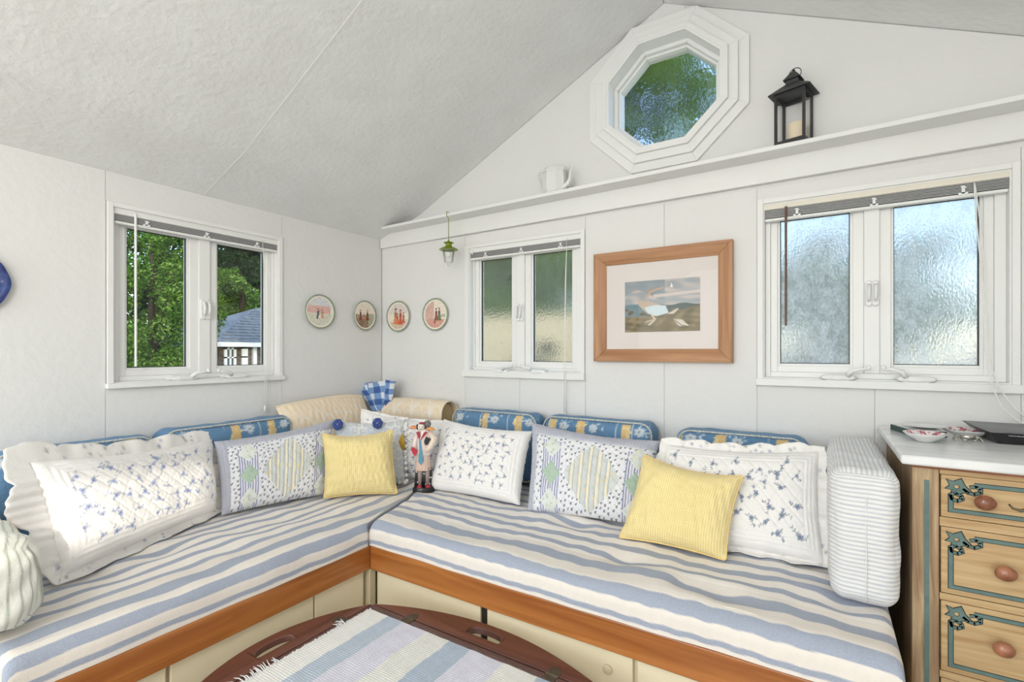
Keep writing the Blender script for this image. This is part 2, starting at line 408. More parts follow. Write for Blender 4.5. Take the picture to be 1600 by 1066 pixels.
# --- trim board under the shelf
mb = MB()
tb = [(.004, 1.786), (X1 - .01, 1.812), (X1 - .01, 1.892), (.11, 1.872), (.09, 1.868), (.004, 1.837)]
mb.prism([(x, -.018, z) for x, z in tb], [(x, -.0005, z) for x, z in tb])
struct(mb.build('trim_1', M['trim'], bevel=.002))
# --- shelf
sh = MB(); a, b = (.108, 1.862), (X1 - .01, 1.893)
sh.prism([(a[0], -.105, a[1] + .001), (b[0], -.105, b[1]), (b[0], -.105, b[1] + .016), (a[0], -.105, a[1] + .016)],
         [(a[0] - .01, -.0005, a[1] + .001), (b[0], -.0005, b[1]), (b[0], -.0005, b[1] + .016), (a[0] - .01, -.0005, a[1] + .016)])
o = sh.build('wall_shelf', M['trim'], bevel=.002, loc=(1.6, 0, 1.88)); tag(o, 'long narrow white shelf running along the gable wall under the octagonal window', 'shelf')
def shelf_z(x): return a[1] + .016 + (x - a[0]) / (b[0] - a[0]) * (b[1] - a[1]) + .0002
# --- casement windows
def bx(mb, T, u0, u1, z0, z1, d0, d1): return slab(mb, T, rect(u0, u1, z0, z1), d0, d1)
def ringf(mb, T, o_, i_, d0, d1):
    bx(mb, T, o_[0], i_[0], o_[2], o_[3], d0, d1); bx(mb, T, i_[1], o_[1], o_[2], o_[3], d0, d1)
    bx(mb, T, i_[0], i_[1], o_[2], i_[2], d0, d1); bx(mb, T, i_[0], i_[1], i_[3], o_[3], d0, d1)
wet = {'window_2': glass_wet('dewy_glass', .17, .20, 170, .6, .9, (1, .98, .82)), 'window_3': glass_wet('misted_glass', .18, .60, 190, .6, .9, (1, .985, .95))}
M['pane_wet2'] = wet['window_2']; M['pane_wet3'] = wet['window_3']
def casement(name, w):
    T, o_, i_ = w['T'], w['out'], w['inn']; pz = w['pz']; (a0, a1), (b0, b1) = w['panes']
    base = struct(link(bpy.data.objects.new(name, None))); base.location = T((o_[0] + o_[1]) / 2, o_[2], 0)
    mb = MB()
    bx(mb, T, o_[0], i_[0], o_[2] + .012, o_[3], -.008, .003); bx(mb, T, i_[1], o_[1], o_[2] + .012, o_[3], -.008, .003)
    bx(mb, T, i_[0], i_[1], i_[3], o_[3], -.008, .003)
    mb.build('casing', M['trim'], base, bevel=.0015)
    bx(MB(), T, o_[0] - .004, o_[1] + .004, o_[2] - .006, i_[2], -.022, .03).build('sill', M['trim'], base, bevel=.002)
    mb = MB(); ringf(mb, T, i_, (i_[0] + .004, i_[1] - .004, i_[2] + .004, i_[3] - .004), .0, .12)
    mb.build('jamb', M['trim'], base)
    fo = (i_[0] + .004, i_[1] - .004, i_[2] + .004, i_[3] - .004); m0, m1 = a1 + .038, b0 - .038
    mb = MB(); ringf(mb, T, fo, (a0 - .03, b1 + .03, pz[0] - .030, pz[1] + .022), .026, .085)
    mb.build('frame', M['vinyl'], base, bevel=.002)
    bx(MB(), T, m0, m1, pz[0] - .03, pz[1] + .022, .024, .085).build('mullion', M['vinyl'], base, bevel=.002)
    for k, (p0, p1) in enumerate(((a0, a1), (b0, b1))):
        s0, s1 = (a0 - .03, m0) if k == 0 else (m1, b1 + .03)
        mb = MB(); ringf(mb, T, (s0, s1, pz[0] - .03, pz[1] + .022), (p0 - .008, p1 + .008, pz[0] - .008, pz[1] + .006), .034, .075)
        ringf(mb, T, (p0 - .012, p1 + .012, pz[0] - .012, pz[1] + .010), (p0, p1, pz[0], pz[1]), .042, .07)
        sash = mb.build('sash', M['vinyl'], base, bevel=.0015)
        mb = MB(); ringf(mb, T, (p0 - .001, p1 + .001, pz[0] - .001, pz[1] + .001), (p0 + .002, p1 - .002, pz[0] + .002, pz[1] - .002), .048, .06)
        mb.build('gasket', M['gasket'], sash)
        pm = {'window_1': M['pane'], 'window_2': M['pane_wet2'], 'window_3': M['pane_wet3']}[name]
        c = MB().add([T(p0, pz[0], .055), T(p1, pz[0], .055), T(p1, pz[1], .055), T(p0, pz[1], .055)], [(0, 1, 2, 3)])
        c.build('pane', pm, sash)
        # lock lever on the mullion
        uc = m0 + .012 if k == 0 else m1 - .012; zc = pz[0] + .235
        mb = MB(); mb.loft([[T(uc + r * math.cos(t), zc + (.0 if math.sin(t) > 0 else -.0) + math.sin(t) * r * 1.2 + (.03 if math.sin(t) >= 0 else -.03), d) for t in [2 * PI * q / 16 for q in range(16)]]
                            for r, d in ((.011, .024), (.011, .018), (.008, .014))])
        lock = mb.build('sash_lock', M['vinyl'], base, smooth='auto')
        MB().tube([T(uc, zc + .03, .010), T(uc + .001, zc + .01, .004), T(uc, zc - .012, .002), T(uc, zc - .026, .008)], [.006, .005, .0045, .004], 8).build('lever', M['vinyl'], lock, smooth=True)
        # crank handle on the sill side of the frame
        s = 1 if k == 0 else -1
        uc = (a1 - .015) if k == 0 else (b0 + .03); zc = pz[0] - .044
        mb = MB()
        mb.loft([[T(uc - s * .02 + r * 4.2 * math.cos(t), zc + r * 1.0 * math.sin(t), d) for t in [2 * PI * q / 20 for q in range(20)]]
                 for r, d in ((.012, .028), (.0125, -.004), (.011, -.020), (.006, -.026))])
        ck = mb.build('crank_handle', M['vinyl'], base, smooth='auto')
        tilt = .012 if name == 'window_3' else .004
        MB().tube([T(uc + s * .006, zc + .006, -.020), T(uc + s * .016, zc + .016 + tilt * .6, -.028), T(uc + s * .04, zc + .018 + tilt, -.032), T(uc + s * .062, zc + .018 + tilt, -.032)], [.009, .008, .0055, .004], 8).build('crank_arm', M['vinyl'], ck, smooth=True)
        MB().lathe(T(uc + s * .062, zc + .022 + tilt, -.032), [(.003, -.008), (.006, -.003), (.0065, .004), (.004, .009)], 10).build('crank_knob', M['vinyl'], ck, smooth=True)
    return base
for k, w in WINS.items(): casement(k, w)
# --- mini blinds drawn up to the top of each window
def blind(w, label, wand_u, wand_len, wmat, cord_u, cord_z, stack, headm, cordpath=None):
    T, i_ = w['T'], w['inn']; zt = i_[3] - .002; u0, u1 = i_[0] + .003, i_[1] - .003
    t = thing('mini_blind', T((u0 + u1) / 2, zt, .01), label, 'blind')
    bx(MB(), T, u0, u1, zt - .020, zt, .001, .024).build('headrail', headm, t, bevel=.001)
    n = 7; mb = MB(); h = stack / n
    for k in range(n):
        z = zt - .0215 - k * h
        bx(mb, T, u0 + .002, u1 - .002, z - h * .55, z, .0 + .0006 * (k % 2), .024)
    s = mb.build('slat_stack', M['slat'], t); s['kind'] = 'stuff'
    zb = zt - .022 - stack
    bx(MB(), T, u0 + .002, u1 - .002, zb - .010, zb, .001, .023).build('bottom_rail', M['vinyl'], t, bevel=.003)
    for q in (.16, .5, .84):
        u = u0 + (u1 - u0) * q; mb = MB()
        bx(mb, T, u - .011, u + .011, zb - .004, zb + .004, -.003, .001); bx(mb, T, u - .004, u + .004, zb, zb + stack * .8, -.003, .0)
        mb.tube([T(u - .006, zb + stack * .7, -.003), T(u + .007, zb + stack * .55, -.006)], .0022, 6)
        mb.build('clip', M['plastic'], t, kind='stuff')
    mb = MB().tube([T(wand_u, zt - .018, -.004), T(wand_u, zt - .018 - wand_len, -.006)], .0042, 6)
    wd = mb.build('wand', wmat, t, smooth='auto')
    MB().tube([T(wand_u, zt - .008, .0), T(wand_u, zt - .022, -.005)], .003, 6).build('wand_hook', M['plastic'], wd)
    if cordpath is None:
        mb = MB()
        for dx in (-.003, .004):
            mb.tube([T(cord_u, zt - .012, -.002), T(cord_u + dx * .4, zt - .2, -.016), T(cord_u + dx, i_[2] + .02, -.027), T(cord_u + dx * 1.6, cord_z, -.020)], .0013, 5)
        mb.build('pull_cord', M['cord'], t, smooth=True)
        MB().lathe(T(cord_u, cord_z - .012, -.02), [(.002, .014), (.0045, .008), (.005, -.01), (.003, -.012)], 8).build('tassel', M['plastic'], t, smooth=True)
    else:
        mb = MB()
        for path in cordpath: mb.tube(path, .0018, 5)
        mb.build('pull_cord', M['cord'], t, smooth=True)
    return t
W1, W2, W3 = WINS['window_1'], WINS['window_2'], WINS['window_3']
blind(W1, 'raised white mini blind with white wand on the tree-view window of the left wall', at_x(211, 400).y, .55, M['vinyl'], at_x(410, 600).y, .955, .022, M['trim'])
blind(W2, 'raised mini blind on the middle window between green lantern and framed picture', at_y(739, 400).x, .012, M['plastic'], at_y(883, 600, -.02).x, .925, .024, M['vinyl'])
def cpath(pts, y0, y1):
    n = len(pts); P = [at_y(px, py, y0 + (y1 - y0) * i / (n - 1)) for i, (px, py) in enumerate(pts)]
    out = []
    for i in range(n - 1):
        p0, p1, p2, p3 = P[max(i - 1, 0)], P[i], P[i + 1], P[min(i + 2, n - 1)]
        for q in range(6):
            s = q / 6
            out.append(p1 * 1.0 + (p2 - p0) * .5 * s + (p0 * 2 - p1 * 5 + p2 * 4 - p3) * .5 * s * s + (p1 * 3 - p0 - p2 * 3 + p3) * .5 * s ** 3)
    return out + [P[-1]]
c1 = [(1522, 286), (1527, 360), (1536, 450), (1541, 560), (1560, 626), (1580, 650), (1600, 662), (1640, 672)]
c2 = [(1523, 286), (1533, 360), (1540, 450), (1547, 560), (1565, 610), (1590, 642), (1620, 660), (1660, 668)]
blind(W3, 'raised mini blind with brown wand on the misted window above the dresser', at_y(1228, 400).x, .42, M['brown'], 0, 0, .030, mat('cream_rail', srgb(232, 226, 212), .5),
      cordpath=[cpath(c1, -.004, -.10), cpath(c2, -.006, -.08)])
# --- octagonal window
base = struct(link(bpy.data.objects.new('window_4', None))); base.location = (OC[0], 0, OC[1] - .31)
def oring(a0, a1, y0, y1, cx=OC[0], cz=OC[1]):
    mb = MB(); A = octo(cx, cz, a0); B = octo(cx, cz, a1)
    for i in range(8):
        j = (i + 1) % 8
        mb.prism([(A[i][0], y0, A[i][1]), (A[j][0], y0, A[j][1]), (B[j][0], y0, B[j][1]), (B[i][0], y0, B[i][1])],
                 [(A[i][0], y1, A[i][1]), (A[j][0], y1, A[j][1]), (B[j][0], y1, B[j][1]), (B[i][0], y1, B[i][1])])
    return mb
for a0, a1, y0, y1 in ((.3115, .224, -.014, .002), (.276, .224, -.028, -.014), (.243, .224, -.042, -.028)):
    oring(a0, a1, y0, y1).build('casing', M['trim'], base, bevel=.0012)
oring(.224, .216, -.040, .12).build('jamb', M['vinyl'], base)
oring(.216, .200, .022, .10).build('frame', M['vinyl'], base, bevel=.002)
oring(.200, .190, .040, .09).build('sash', M['vinyl'], base, bevel=.0015)
M['pane_rain'] = glass_wet('rain_glass', .02, .05, 55, .8, 1.3)
P8 = octo(*OC, .1905)
MB().add([(u, .066, z) for u, z in P8], [tuple(range(8))]).build('pane', M['pane_rain'], base)
mb = MB()
for s in (-1, 1): mb.ball((OC[0] + s * .055, .015, OC[1] - .214), .014, .008, .006)
mb.tube([(OC[0] - .06, .012, OC[1] - .212), (OC[0] + .07, .010, OC[1] - .205)], .004, 6)
mb.build('latch', mat('latch_grey', (.55, .55, .53), .4, metal=.4), base, smooth=True)
mb = MB().ball(at_y(1190, 381, -.002), .004, .003, .005)
o = mb.build('wall_screw', M['knob'], smooth=True); tag(o, 'tiny brown screw head in the wall left of the misted window', 'screw')
# ------------------------------------------------------------------ painter for printed cloth, glaze and paper (colour per vertex)
class Cv:
    def __init__(s, w, h, res, base):
        s.w, s.h = w, h; s.nx = int(w / res) + 1; s.ny = int(h / res) + 1
        s.x = np.linspace(0, w, s.nx); s.y = np.linspace(0, h, s.ny)
        s.X, s.Y = np.meshgrid(s.x, s.y); s.c = np.empty((s.ny, s.nx, 3)); s.c[:] = srgb(*base); s.h_ = np.zeros((s.ny, s.nx))
    def win(s, x0, x1, y0, y1):
        i0, i1 = np.searchsorted(s.x, (x0, x1)); j0, j1 = np.searchsorted(s.y, (y0, y1))
        return slice(max(j0 - 1, 0), j1 + 1), slice(max(i0 - 1, 0), i1 + 1)
    def put(s, W, mask, col, a=1.0):
        m = np.clip(mask, 0, 1)[..., None] * a; s.c[W] = s.c[W] * (1 - m) + np.array(srgb(*col)) * m
    def fill(s, f, col, a=1.0): s.put((slice(None), slice(None)), f(s.X, s.Y).astype(float), col, a)
    def disc(s, x, y, rx, ry, col, ang=0, a=1.0):
        r = max(rx, ry); W = s.win(x - r, x + r, y - r, y + r); X = s.X[W] - x; Y = s.Y[W] - y
        c, q = math.cos(ang), math.sin(ang); d = np.hypot((X * c + Y * q) / rx, (-X * q + Y * c) / ry)
        s.put(W, (1.15 - d) / .3, col, a)
    def seg(s, x0, y0, x1, y1, wd, col, a=1.0):
        W = s.win(min(x0, x1) - wd, max(x0, x1) + wd, min(y0, y1) - wd, max(y0, y1) + wd); X = s.X[W]; Y = s.Y[W]
        dx, dy = x1 - x0, y1 - y0; t = np.clip(((X - x0) * dx + (Y - y0) * dy) / (dx * dx + dy * dy + 1e-12), 0, 1)
        d = np.hypot(X - x0 - t * dx, Y - y0 - t * dy); s.put(W, 1.5 - d / wd * 1.5 + .3, col, a)
    def curve(s, pts, wd, col, a=1.0):
        for p, q in zip(pts[:-1], pts[1:]): s.seg(*p, *q, wd, col, a)
    def poly(s, pts, col, a=1.0):
        xs = [p[0] for p in pts]; ys = [p[1] for p in pts]; W = s.win(min(xs), max(xs), min(ys), max(ys)); X = s.X[W]; Y = s.Y[W]
        ins = np.zeros(X.shape, bool); n = len(pts)
        for i in range(n):
            x0, y0 = pts[i]; x1, y1 = pts[(i + 1) % n]
            if y0 == y1: continue
            ins ^= ((y0 > Y) != (y1 > Y)) & (X < (x1 - x0) * (Y - y0) / (y1 - y0) + x0)
        s.put(W, ins.astype(float), col, a)
    def at(s, X, Y):
        i = np.clip(np.round(X / s.w * (s.nx - 1)).astype(int), 0, s.nx - 1); j = np.clip(np.round(Y / s.h * (s.ny - 1)).astype(int), 0, s.ny - 1)
        return s.c[j, i]
def sprig(cv, x, y, s, r, blue=(118, 134, 176), green=(120, 132, 128), a=.9):
    """a flower spray: blossom(s) with thin stems and paired leaves"""
    th = r.uniform(0, 2 * PI)
    for k in range(r.choice((2, 3, 3, 4))):
        t = th + k * 2 * PI / 3 + r.uniform(-.5, .5); L = s * r.uniform(.45, .95); px, py = x, y; d = t
        for q in range(3):
            nx, ny = px + math.cos(d) * L / 3, py + math.sin(d) * L / 3; cv.seg(px, py, nx, ny, .0008, green, a * .55)
            for sg in (-1, 1):
                if r.random() < .8:
                    la = d + sg * .9; cv.disc(nx + math.cos(la) * s * .12, ny + math.sin(la) * s * .12, s * .13, s * .05, green if r.random() < .6 else blue, la, a)
            px, py = nx, ny; d += r.uniform(-.5, .5)
        if r.random() < .5: cv.disc(px, py, s * .13, s * .11, blue, d, a)
    for k in range(5):
        t = th + k * 2 * PI / 5; cv.disc(x + math.cos(t) * s * .17, y + math.sin(t) * s * .17, s * .16, s * .11, blue, t, a)
    cv.disc(x, y, s * .08, s * .08, (90, 96, 120), 0, a)
def quilt(cv, x0, x1, y0, y1, step, depth=.0016, ang=PI / 4, wd=.003):
    c, q = math.cos(ang), math.sin(ang); d = (cv.X * c + cv.Y * q + .002 * wob(cv.X, cv.Y, 5, 6)) / step
    f = np.abs(d - np.round(d)) * step; m = (cv.X > x0) & (cv.X < x1) & (cv.Y > y0) & (cv.Y < y1)
    cv.h_ -= np.where(m, np.exp(-(f / wd) ** 2) * depth, 0)
    cv.c *= 1 - (np.where(m, np.exp(-(f / .0016) ** 2) * .06, 0))[..., None]
def frames(cv, insets, depth=.0016, sx=0, sy=0):
    d = np.minimum(np.minimum(cv.X - sx, cv.w - sx - cv.X), np.minimum(cv.Y - sy, cv.h - sy - cv.Y))
    for i in insets:
        e = np.abs(d - i + .0015 * wob(cv.X, cv.Y, 9, 9)); cv.h_ -= np.exp(-(e / .003) ** 2) * depth; cv.c *= 1 - (np.exp(-(e / .0015) ** 2) * .05)[..., None]
def puff(x): return x

def pillow(name, Q, cv, thick, label, cat, mt, group=None, seed=1, pinch=.04, full=.5, wr=.004, back=(.86, .85, .83), parent=None, droop=None, flat=4, backthick=.6):
    """Q: four corners bl, br, tr, tl of the seam; front face printed with cv, back face plain"""
    bl, br, tr, tl = [np.array(p) for p in Q]
    n = np.cross(br - bl, tl - bl); n /= np.linalg.norm(n)
    if n.dot(np.array(CAM) - bl) < 0: n = -n
    ex = (br - bl) / np.linalg.norm(br - bl); ey = (tl - bl) / np.linalg.norm(tl - bl)
    def surf(nx, ny, sgn, th, X, Y, h):
        u = X / cv.w; v = Y / cv.h
        pu = pinch * (1 - (2 * v - 1) ** 2) * (2 * u - 1); pv = pinch * (1 - (2 * u - 1) ** 2) * (2 * v - 1)
        uu = u - pu * .5; vv = v - pv * .5
        P = (bl * ((1 - uu) * (1 - vv))[..., None] + br * (uu * (1 - vv))[..., None] + tr * (uu * vv)[..., None] + tl * ((1 - uu) * vv)[..., None])
        b = np.clip((1 - np.abs(2 * u - 1) ** flat) * (1 - np.abs(2 * v - 1) ** flat), 0, 1) ** full
        e = np.minimum(1, b * 3)
        z = sgn * (th * b + (h * e if h is not None else 0) + wr * e * wob(u * 1.3, v, seed, 2.2) + wr * .35 * e * wob(u * 2, v * 1.2, seed + 3, 5))
        edge = (1 - e)[..., None]
        P = P + n * z[..., None] + n * (edge[..., 0] * .004 * wob(u * 3, v * 3, seed + 7, 3))[..., None]
        sag = droop or .012
        P[..., 2] += -sag * (1 - (2 * u - 1) ** 2) * np.where(v > .5, (v - .5) * 2, 0) ** 2
        P[..., 2] = np.maximum(P[..., 2], .6135)
        return P
    F = surf(cv.nx, cv.ny, 1, thick * .5, cv.X, cv.Y, cv.h_)
    Xb, Yb = np.meshgrid(np.linspace(0, cv.w, 41), np.linspace(0, cv.h, 31))
    B = surf(41, 31, -1, thick * backthick * .5, Xb, Yb, None)
    Cb = np.empty(Xb.shape + (3,)); Cb[:] = back
    loc = tuple((bl + br) / 2)
    if parent is None:
        t = thing(name, loc, label, cat, group)
    else: t = parent
    o = grid('cover', [F, B[:, ::-1]], mt, t, col=[cv.c, Cb])
    return t, F, n
def rim(F):
    """edge loop of the printed face, counter-clockwise from bl, with outward directions"""
    ny, nx = F.shape[:2]; s = 2
    L = np.concatenate([F[0, ::s], F[::s, -1], F[-1, ::-s], F[::-s, 0]]); c = F.reshape(-1, 3).mean(0)
    return L, c
def ruffle(F, n, wd, lobes, t, mt, colf=None, amp=.35, seed=2, name='ruffle', wave=.006, sides=None, base=(244, 241, 236), lift=0.0, left=0.0):
    """flange round the cover, scalloped outer edge, printed with small leaves"""
    L, c = rim(F); N = len(L); d = np.linalg.norm(np.roll(L, -1, 0) - L, axis=1); s = np.concatenate([[0], np.cumsum(d)[:-1]]); per = d.sum()
    tn = np.roll(L, -3, 0) - np.roll(L, 3, 0); out = np.cross(tn, n); out /= np.linalg.norm(out, axis=1)[:, None] + 1e-9
    out *= np.sign(((L - c) * out).sum(1))[:, None]
    for _ in range(6): out = (np.roll(out, 4, 0) + out + np.roll(out, -4, 0)) / 3
    sc = np.abs(np.sin(s / per * lobes * PI)); w = wd * (1 - amp + amp * sc ** .6)
    exx = F[0, -1] - F[0, 0]; hwx = np.linalg.norm(exx) / 2; exx = exx / np.linalg.norm(exx); w = w * (1 + left * np.clip((-((L - c) @ exx) / hwx - .55) / .45, 0, 1) * np.clip((L[:, 2] - c[2]) / .10 + .9, 0, 1))
    K = 9; P = np.empty((K, N + 1, 3)); C = np.empty((K, N + 1, 3)); C[:] = srgb(*base)
    Ls = np.concatenate([L, L[:1]]); Os = np.concatenate([out, out[:1]]); ws = np.append(w, w[0]); ss = np.append(s, per)
    for k in range(K):
        f = k / (K - 1); ph = wave * f * (np.sin(ss / per * lobes * 2 * PI) + .6 * wob(ss * 1.0, ss * 0, seed, 5)) + lift * f
        P[k] = Ls - Os * .004 * (1 - f) + Os * (ws * f)[:, None] + n * ph[:, None]
    P[..., 2] = np.maximum(P[..., 2], .6140)
    o = grid(name, P, mt, t, col=C); sd = o.modifiers.new('thick', 'SOLIDIFY'); sd.thickness = .003; sd.offset = 0
    return o, P, C
rnd = random.Random(4)

# ---- quilted floral shams
def floral(w, h, seed, res=.0026, inner=.05, dens=1.0, size=.03, qstep=.028, base=(246, 243, 239), ang=PI / 4, blue=(138, 150, 180), green=(142, 150, 150)):
    cv = Cv(w, h, res, base); r = random.Random(seed); x = inner; pts = []
    n = int((w - 2 * inner) * (h - 2 * inner) / (size * size * 2.6) * dens)
    for _ in range(n * 30):
        if len(pts) >= n: break
        p = (r.uniform(inner, w - inner), r.uniform(inner, h - inner))
        if all((p[0] - q[0]) ** 2 + (p[1] - q[1]) ** 2 > (size * 1.35) ** 2 for q in pts): pts.append(p)
    for p in pts: sprig(cv, *p, size * r.uniform(.6, 1.05), r, blue, green)
    quilt(cv, inner, w - inner, inner, h - inner, qstep, .0022, ang); quilt(cv, inner, w - inner, inner, h - inner, qstep * 1.7, .0012, -ang * .8)
    frames(cv, [inner * .45, inner * .72, inner], .0022)
    fine = .0006 * wob(cv.X, cv.Y, seed + 20, 55, 7); cv.h_ += fine
    return cv
def leafy(cv_like, P, C, r, n, size=.019):
    K, N = P.shape[:2]
    for _ in range(n):
        i = r.randrange(N); k = r.uniform(.2, .8) * (K - 1); p = P[int(k), i]
        for q in range(r.choice((3, 4, 5))):
            d = np.linalg.norm(P - (p + np.array([r.uniform(-1, 1), r.uniform(-1, 1), r.uniform(-1, 1)]) * size), axis=2)
            m = np.clip(1.4 - d / (size * .28), 0, 1)[..., None] * .8
            C[:] = C * (1 - m) + np.array(srgb(*r.choice(((120, 132, 170), (126, 134, 132))))) * m
def recolor(o, C):
    o.data.color_attributes['Col'].data.foreach_set('color', np.concatenate([C.reshape(-1, 3), np.ones((C.size // 3, 1))], 1).ravel().astype(np.float32))
cloth = M['cloth']
def sham(Q, w, h, thick, label, seed, lobes=0, rw=.03, **k):
    fk = {a: k.pop(a) for a in list(k) if a in ('inner', 'dens', 'size', 'qstep', 'base', 'blue', 'green')}
    cv = floral(w, h, seed, **fk)
    lift = k.pop('lift', 0); left_ = k.pop('left', 0)
    t, F, n = pillow('quilted_sham', Q, cv, thick, label, 'pillow', cloth, group='quilted floral shams and pillows', seed=seed, **k)
    if lobes:
        o, P, C = ruffle(F, n, rw, lobes, t, cloth, seed=seed, lift=lift, left=left_); leafy(None, P, C, random.Random(seed + 50), int(lobes * 3.6)); recolor(o, C)
    return t, F, n
sham(quad((95, 903), (338, 797), (46, 722), (331, 686), z=.625, lean=25), .60, .30, .13, 'large white quilted sham with blue sprigs and scalloped border on the left bench', 11, lobes=13, rw=.050, left=.75,
     inner=.05, size=.030, dens=1.15, full=.55, blue=(150, 164, 208), green=(156, 162, 174))
sham(quad((672, 764), (812, 790), (694, 655), (832, 674)), .44, .31, .12, 'white quilted floral pillow leaning just right of the standing figurine', 12, lobes=0, inner=.05, size=.022, dens=1.5)
sham(quad((1015, 836), (1288, 882), (1040, 694), (1280, 705), z=.615), .54, .31, .11, 'white quilted floral sham with scalloped border beside the upright ticking bolster', 13, lobes=17, rw=.030,
     inner=.045, size=.032, dens=1.0, qstep=.034, blue=(124, 138, 166), green=(140, 148, 152), lift=.01)
sham(quad((560, 752), (694, 748), (566, 641), (700, 660), lean=12), .44, .31, .10, 'small white floral pillow tucked into the corner behind the figurine', 14, lobes=15, rw=.012, inner=.03, size=.022, dens=1.2)

# ---- patchwork pillows
def patchwork(seed, w=.46, h=.30, right=True, top=.045, left=.03):
    cv = Cv(w, h, .0022, (236, 236, 238)); r = random.Random(seed)
    pts = []
    for _ in range(9000):
        p = (r.uniform(0, w), r.uniform(0, h))
        if all((p[0] - q[0]) ** 2 + (p[1] - q[1]) ** 2 > .0145 ** 2 for q in pts): pts.append(p)
    for p in pts:
        k = (118, 118, 134); a_ = r.uniform(0, 3); s = r.uniform(.8, 1.1)
        cv.disc(p[0], p[1], .0042 * s, .0034 * s, k, a_); cv.disc(p[0] + .003, p[1] + .0035, .0022, .0018, k, 0); cv.disc(p[0] - .0065, p[1] + .006, .0014, .0012, (150, 150, 160))
    def column(x0, x1):
        cv.fill(lambda X, Y: (X > x0) & (X < x1) & (Y < h - top - .02), (232, 232, 236))
        cv.fill(lambda X, Y: (X > x0) & (X < x1) & (Y < h - top - .02) & (((X - x0) % .0095) < .0042), (138, 142, 180))
        cx = (x0 + x1) / 2; hw = (x1 - x0) / 2
        for k, cy in enumerate((.03, .03 + (h - top) * .36, .03 + (h - top) * .72)):
            hh = .042
            D = lambda X, Y, s=1.0: np.abs(X - cx) / (hw * s) + np.abs(Y - cy) / (hh * s) < 1.0
            if k == 1:
                cv.fill(lambda X, Y: D(X, Y), (186, 206, 186)); cv.fill(lambda X, Y: D(X, Y) & (((X % .006) < .0028) | ((Y % .006) < .0028)), (160, 186, 162), .6)
            else:
                cv.fill(lambda X, Y: D(X, Y), (226, 230, 222))
                for _ in range(26):
                    a_, b_ = r.uniform(-1, 1), r.uniform(-1, 1)
                    if abs(a_) + abs(b_) < .85: cv.disc(cx + a_ * hw, cy + b_ * hh, .006, .003, r.choice(((196, 206, 190), (214, 206, 196), (180, 190, 176), (232, 222, 190))), r.uniform(0, 3), .8)
            e = np.abs(np.abs(cv.X - cx) / hw + np.abs(cv.Y - cy) / hh - 1) * .03; cv.h_ -= np.exp(-(e / .003) ** 2) * .002
    column(left + .03, left + .105)
    if right: column(w - .085, w - .012)
    cx, cy, hx, hy = left + .105 + (w - left - .19) * .5, (h - top) * .5 - .002, .105, .118
    R = lambda X, Y: (np.abs(X - cx) / hx) ** 1.15 + (np.abs(Y - cy) / hy) ** 1.15 < 1
    cv.fill(R, (212, 216, 212))
    for k in range(90):
        a_, b_ = r.uniform(-1, 1), r.uniform(-1, 1)
        if abs(a_) + abs(b_) < 1: cv.disc(cx + a_ * hx, cy + b_ * hy, .007, .004, r.choice(((238, 222, 160), (240, 214, 130), (190, 200, 186), (226, 226, 222), (200, 206, 214))), r.uniform(0, 3), .75)
    for k, q in enumerate((-.075, -.042, -.008, .026, .06)):
        cv.fill(lambda X, Y: R(X, Y) & (np.abs(X - cx - q) < .0065), (240, 232, 206)); cv.fill(lambda X, Y: R(X, Y) & (np.abs(np.abs(X - cx - q) - .007) < .0011), (164, 168, 178))
        cv.h_ -= np.where(R(cv.X, cv.Y), np.exp(-((np.abs(cv.X - cx - q) - .008) / .003) ** 2) * .0025, 0)
    ging = lambda X, Y: (Y > h - top) | (X < left)
    cv.fill(ging, (204, 205, 214)); cv.fill(lambda X, Y: ging(X, Y) & ((X % .0055) < .0026), (168, 170, 184), .7); cv.fill(lambda X, Y: ging(X, Y) & ((Y % .0055) < .0026), (168, 170, 184), .7)
    cv.h_ -= np.exp(-((cv.Y - (h - top)) / .004) ** 2) * .004 + np.exp(-((cv.X - left) / .004) ** 2) * .004
    quilt(cv, left, w, 0, h - top, .03, .001)
    return cv
pillow('patchwork_pillow', quad((346, 806), (512, 772), (334, 690), (522, 655)), patchwork(21), .11, 'patchwork pillow with grey dots on the left bench, partly behind a yellow cushion', 'pillow', cloth, seed=21, group='patchwork pillows on the benches')
pillow('patchwork_pillow', quad((824, 798), (1010, 824), (831, 660), (1032, 689)), patchwork(22), .11, 'patchwork pillow with grey dots in the middle of the right-hand bench', 'pillow', cloth, seed=22, group='patchwork pillows on the benches')

# ---- yellow waffle-weave cushions
def waffle(w, h, seed):
    cv = Cv(w, h, .0021, (249, 227, 164)); a_ = np.abs(np.sin(cv.X / .0085 * PI)) * np.abs(np.sin(cv.Y / .0066 * PI))
    cv.c *= (1.03 - .24 * (a_ > .45))[..., None]; cv.c[..., 2] *= (1 - .25 * (a_ > .45)); cv.h_ -= .0006 * (a_ > .45)
    return cv
for Q, w, h, lab, sd in ((quad((506, 779), (621, 772), (504, 678), (613, 672), lean=18), .31, .27, 'smaller yellow waffle-weave cushion near the corner of the left bench', 31),
                         (quad((968, 840), (1134, 876), (1006, 710), (1161, 744), lean=26), .36, .30, 'larger yellow waffle-weave cushion tilted on the right-hand bench', 32)):
    t, F, n = pillow('yellow_cushion', Q, waffle(w, h, sd), .11, lab, 'cushion', cloth, seed=sd, group='yellow waffle cushions', pinch=.07, full=.6, back=srgb(240, 212, 140), wr=.005)
    L, c = rim(F); MB().tube([Vector(p) for p in L[::3]] + [Vector(L[0])], .0032, 6).build('piping', M['yellowpipe'], t, smooth=True)

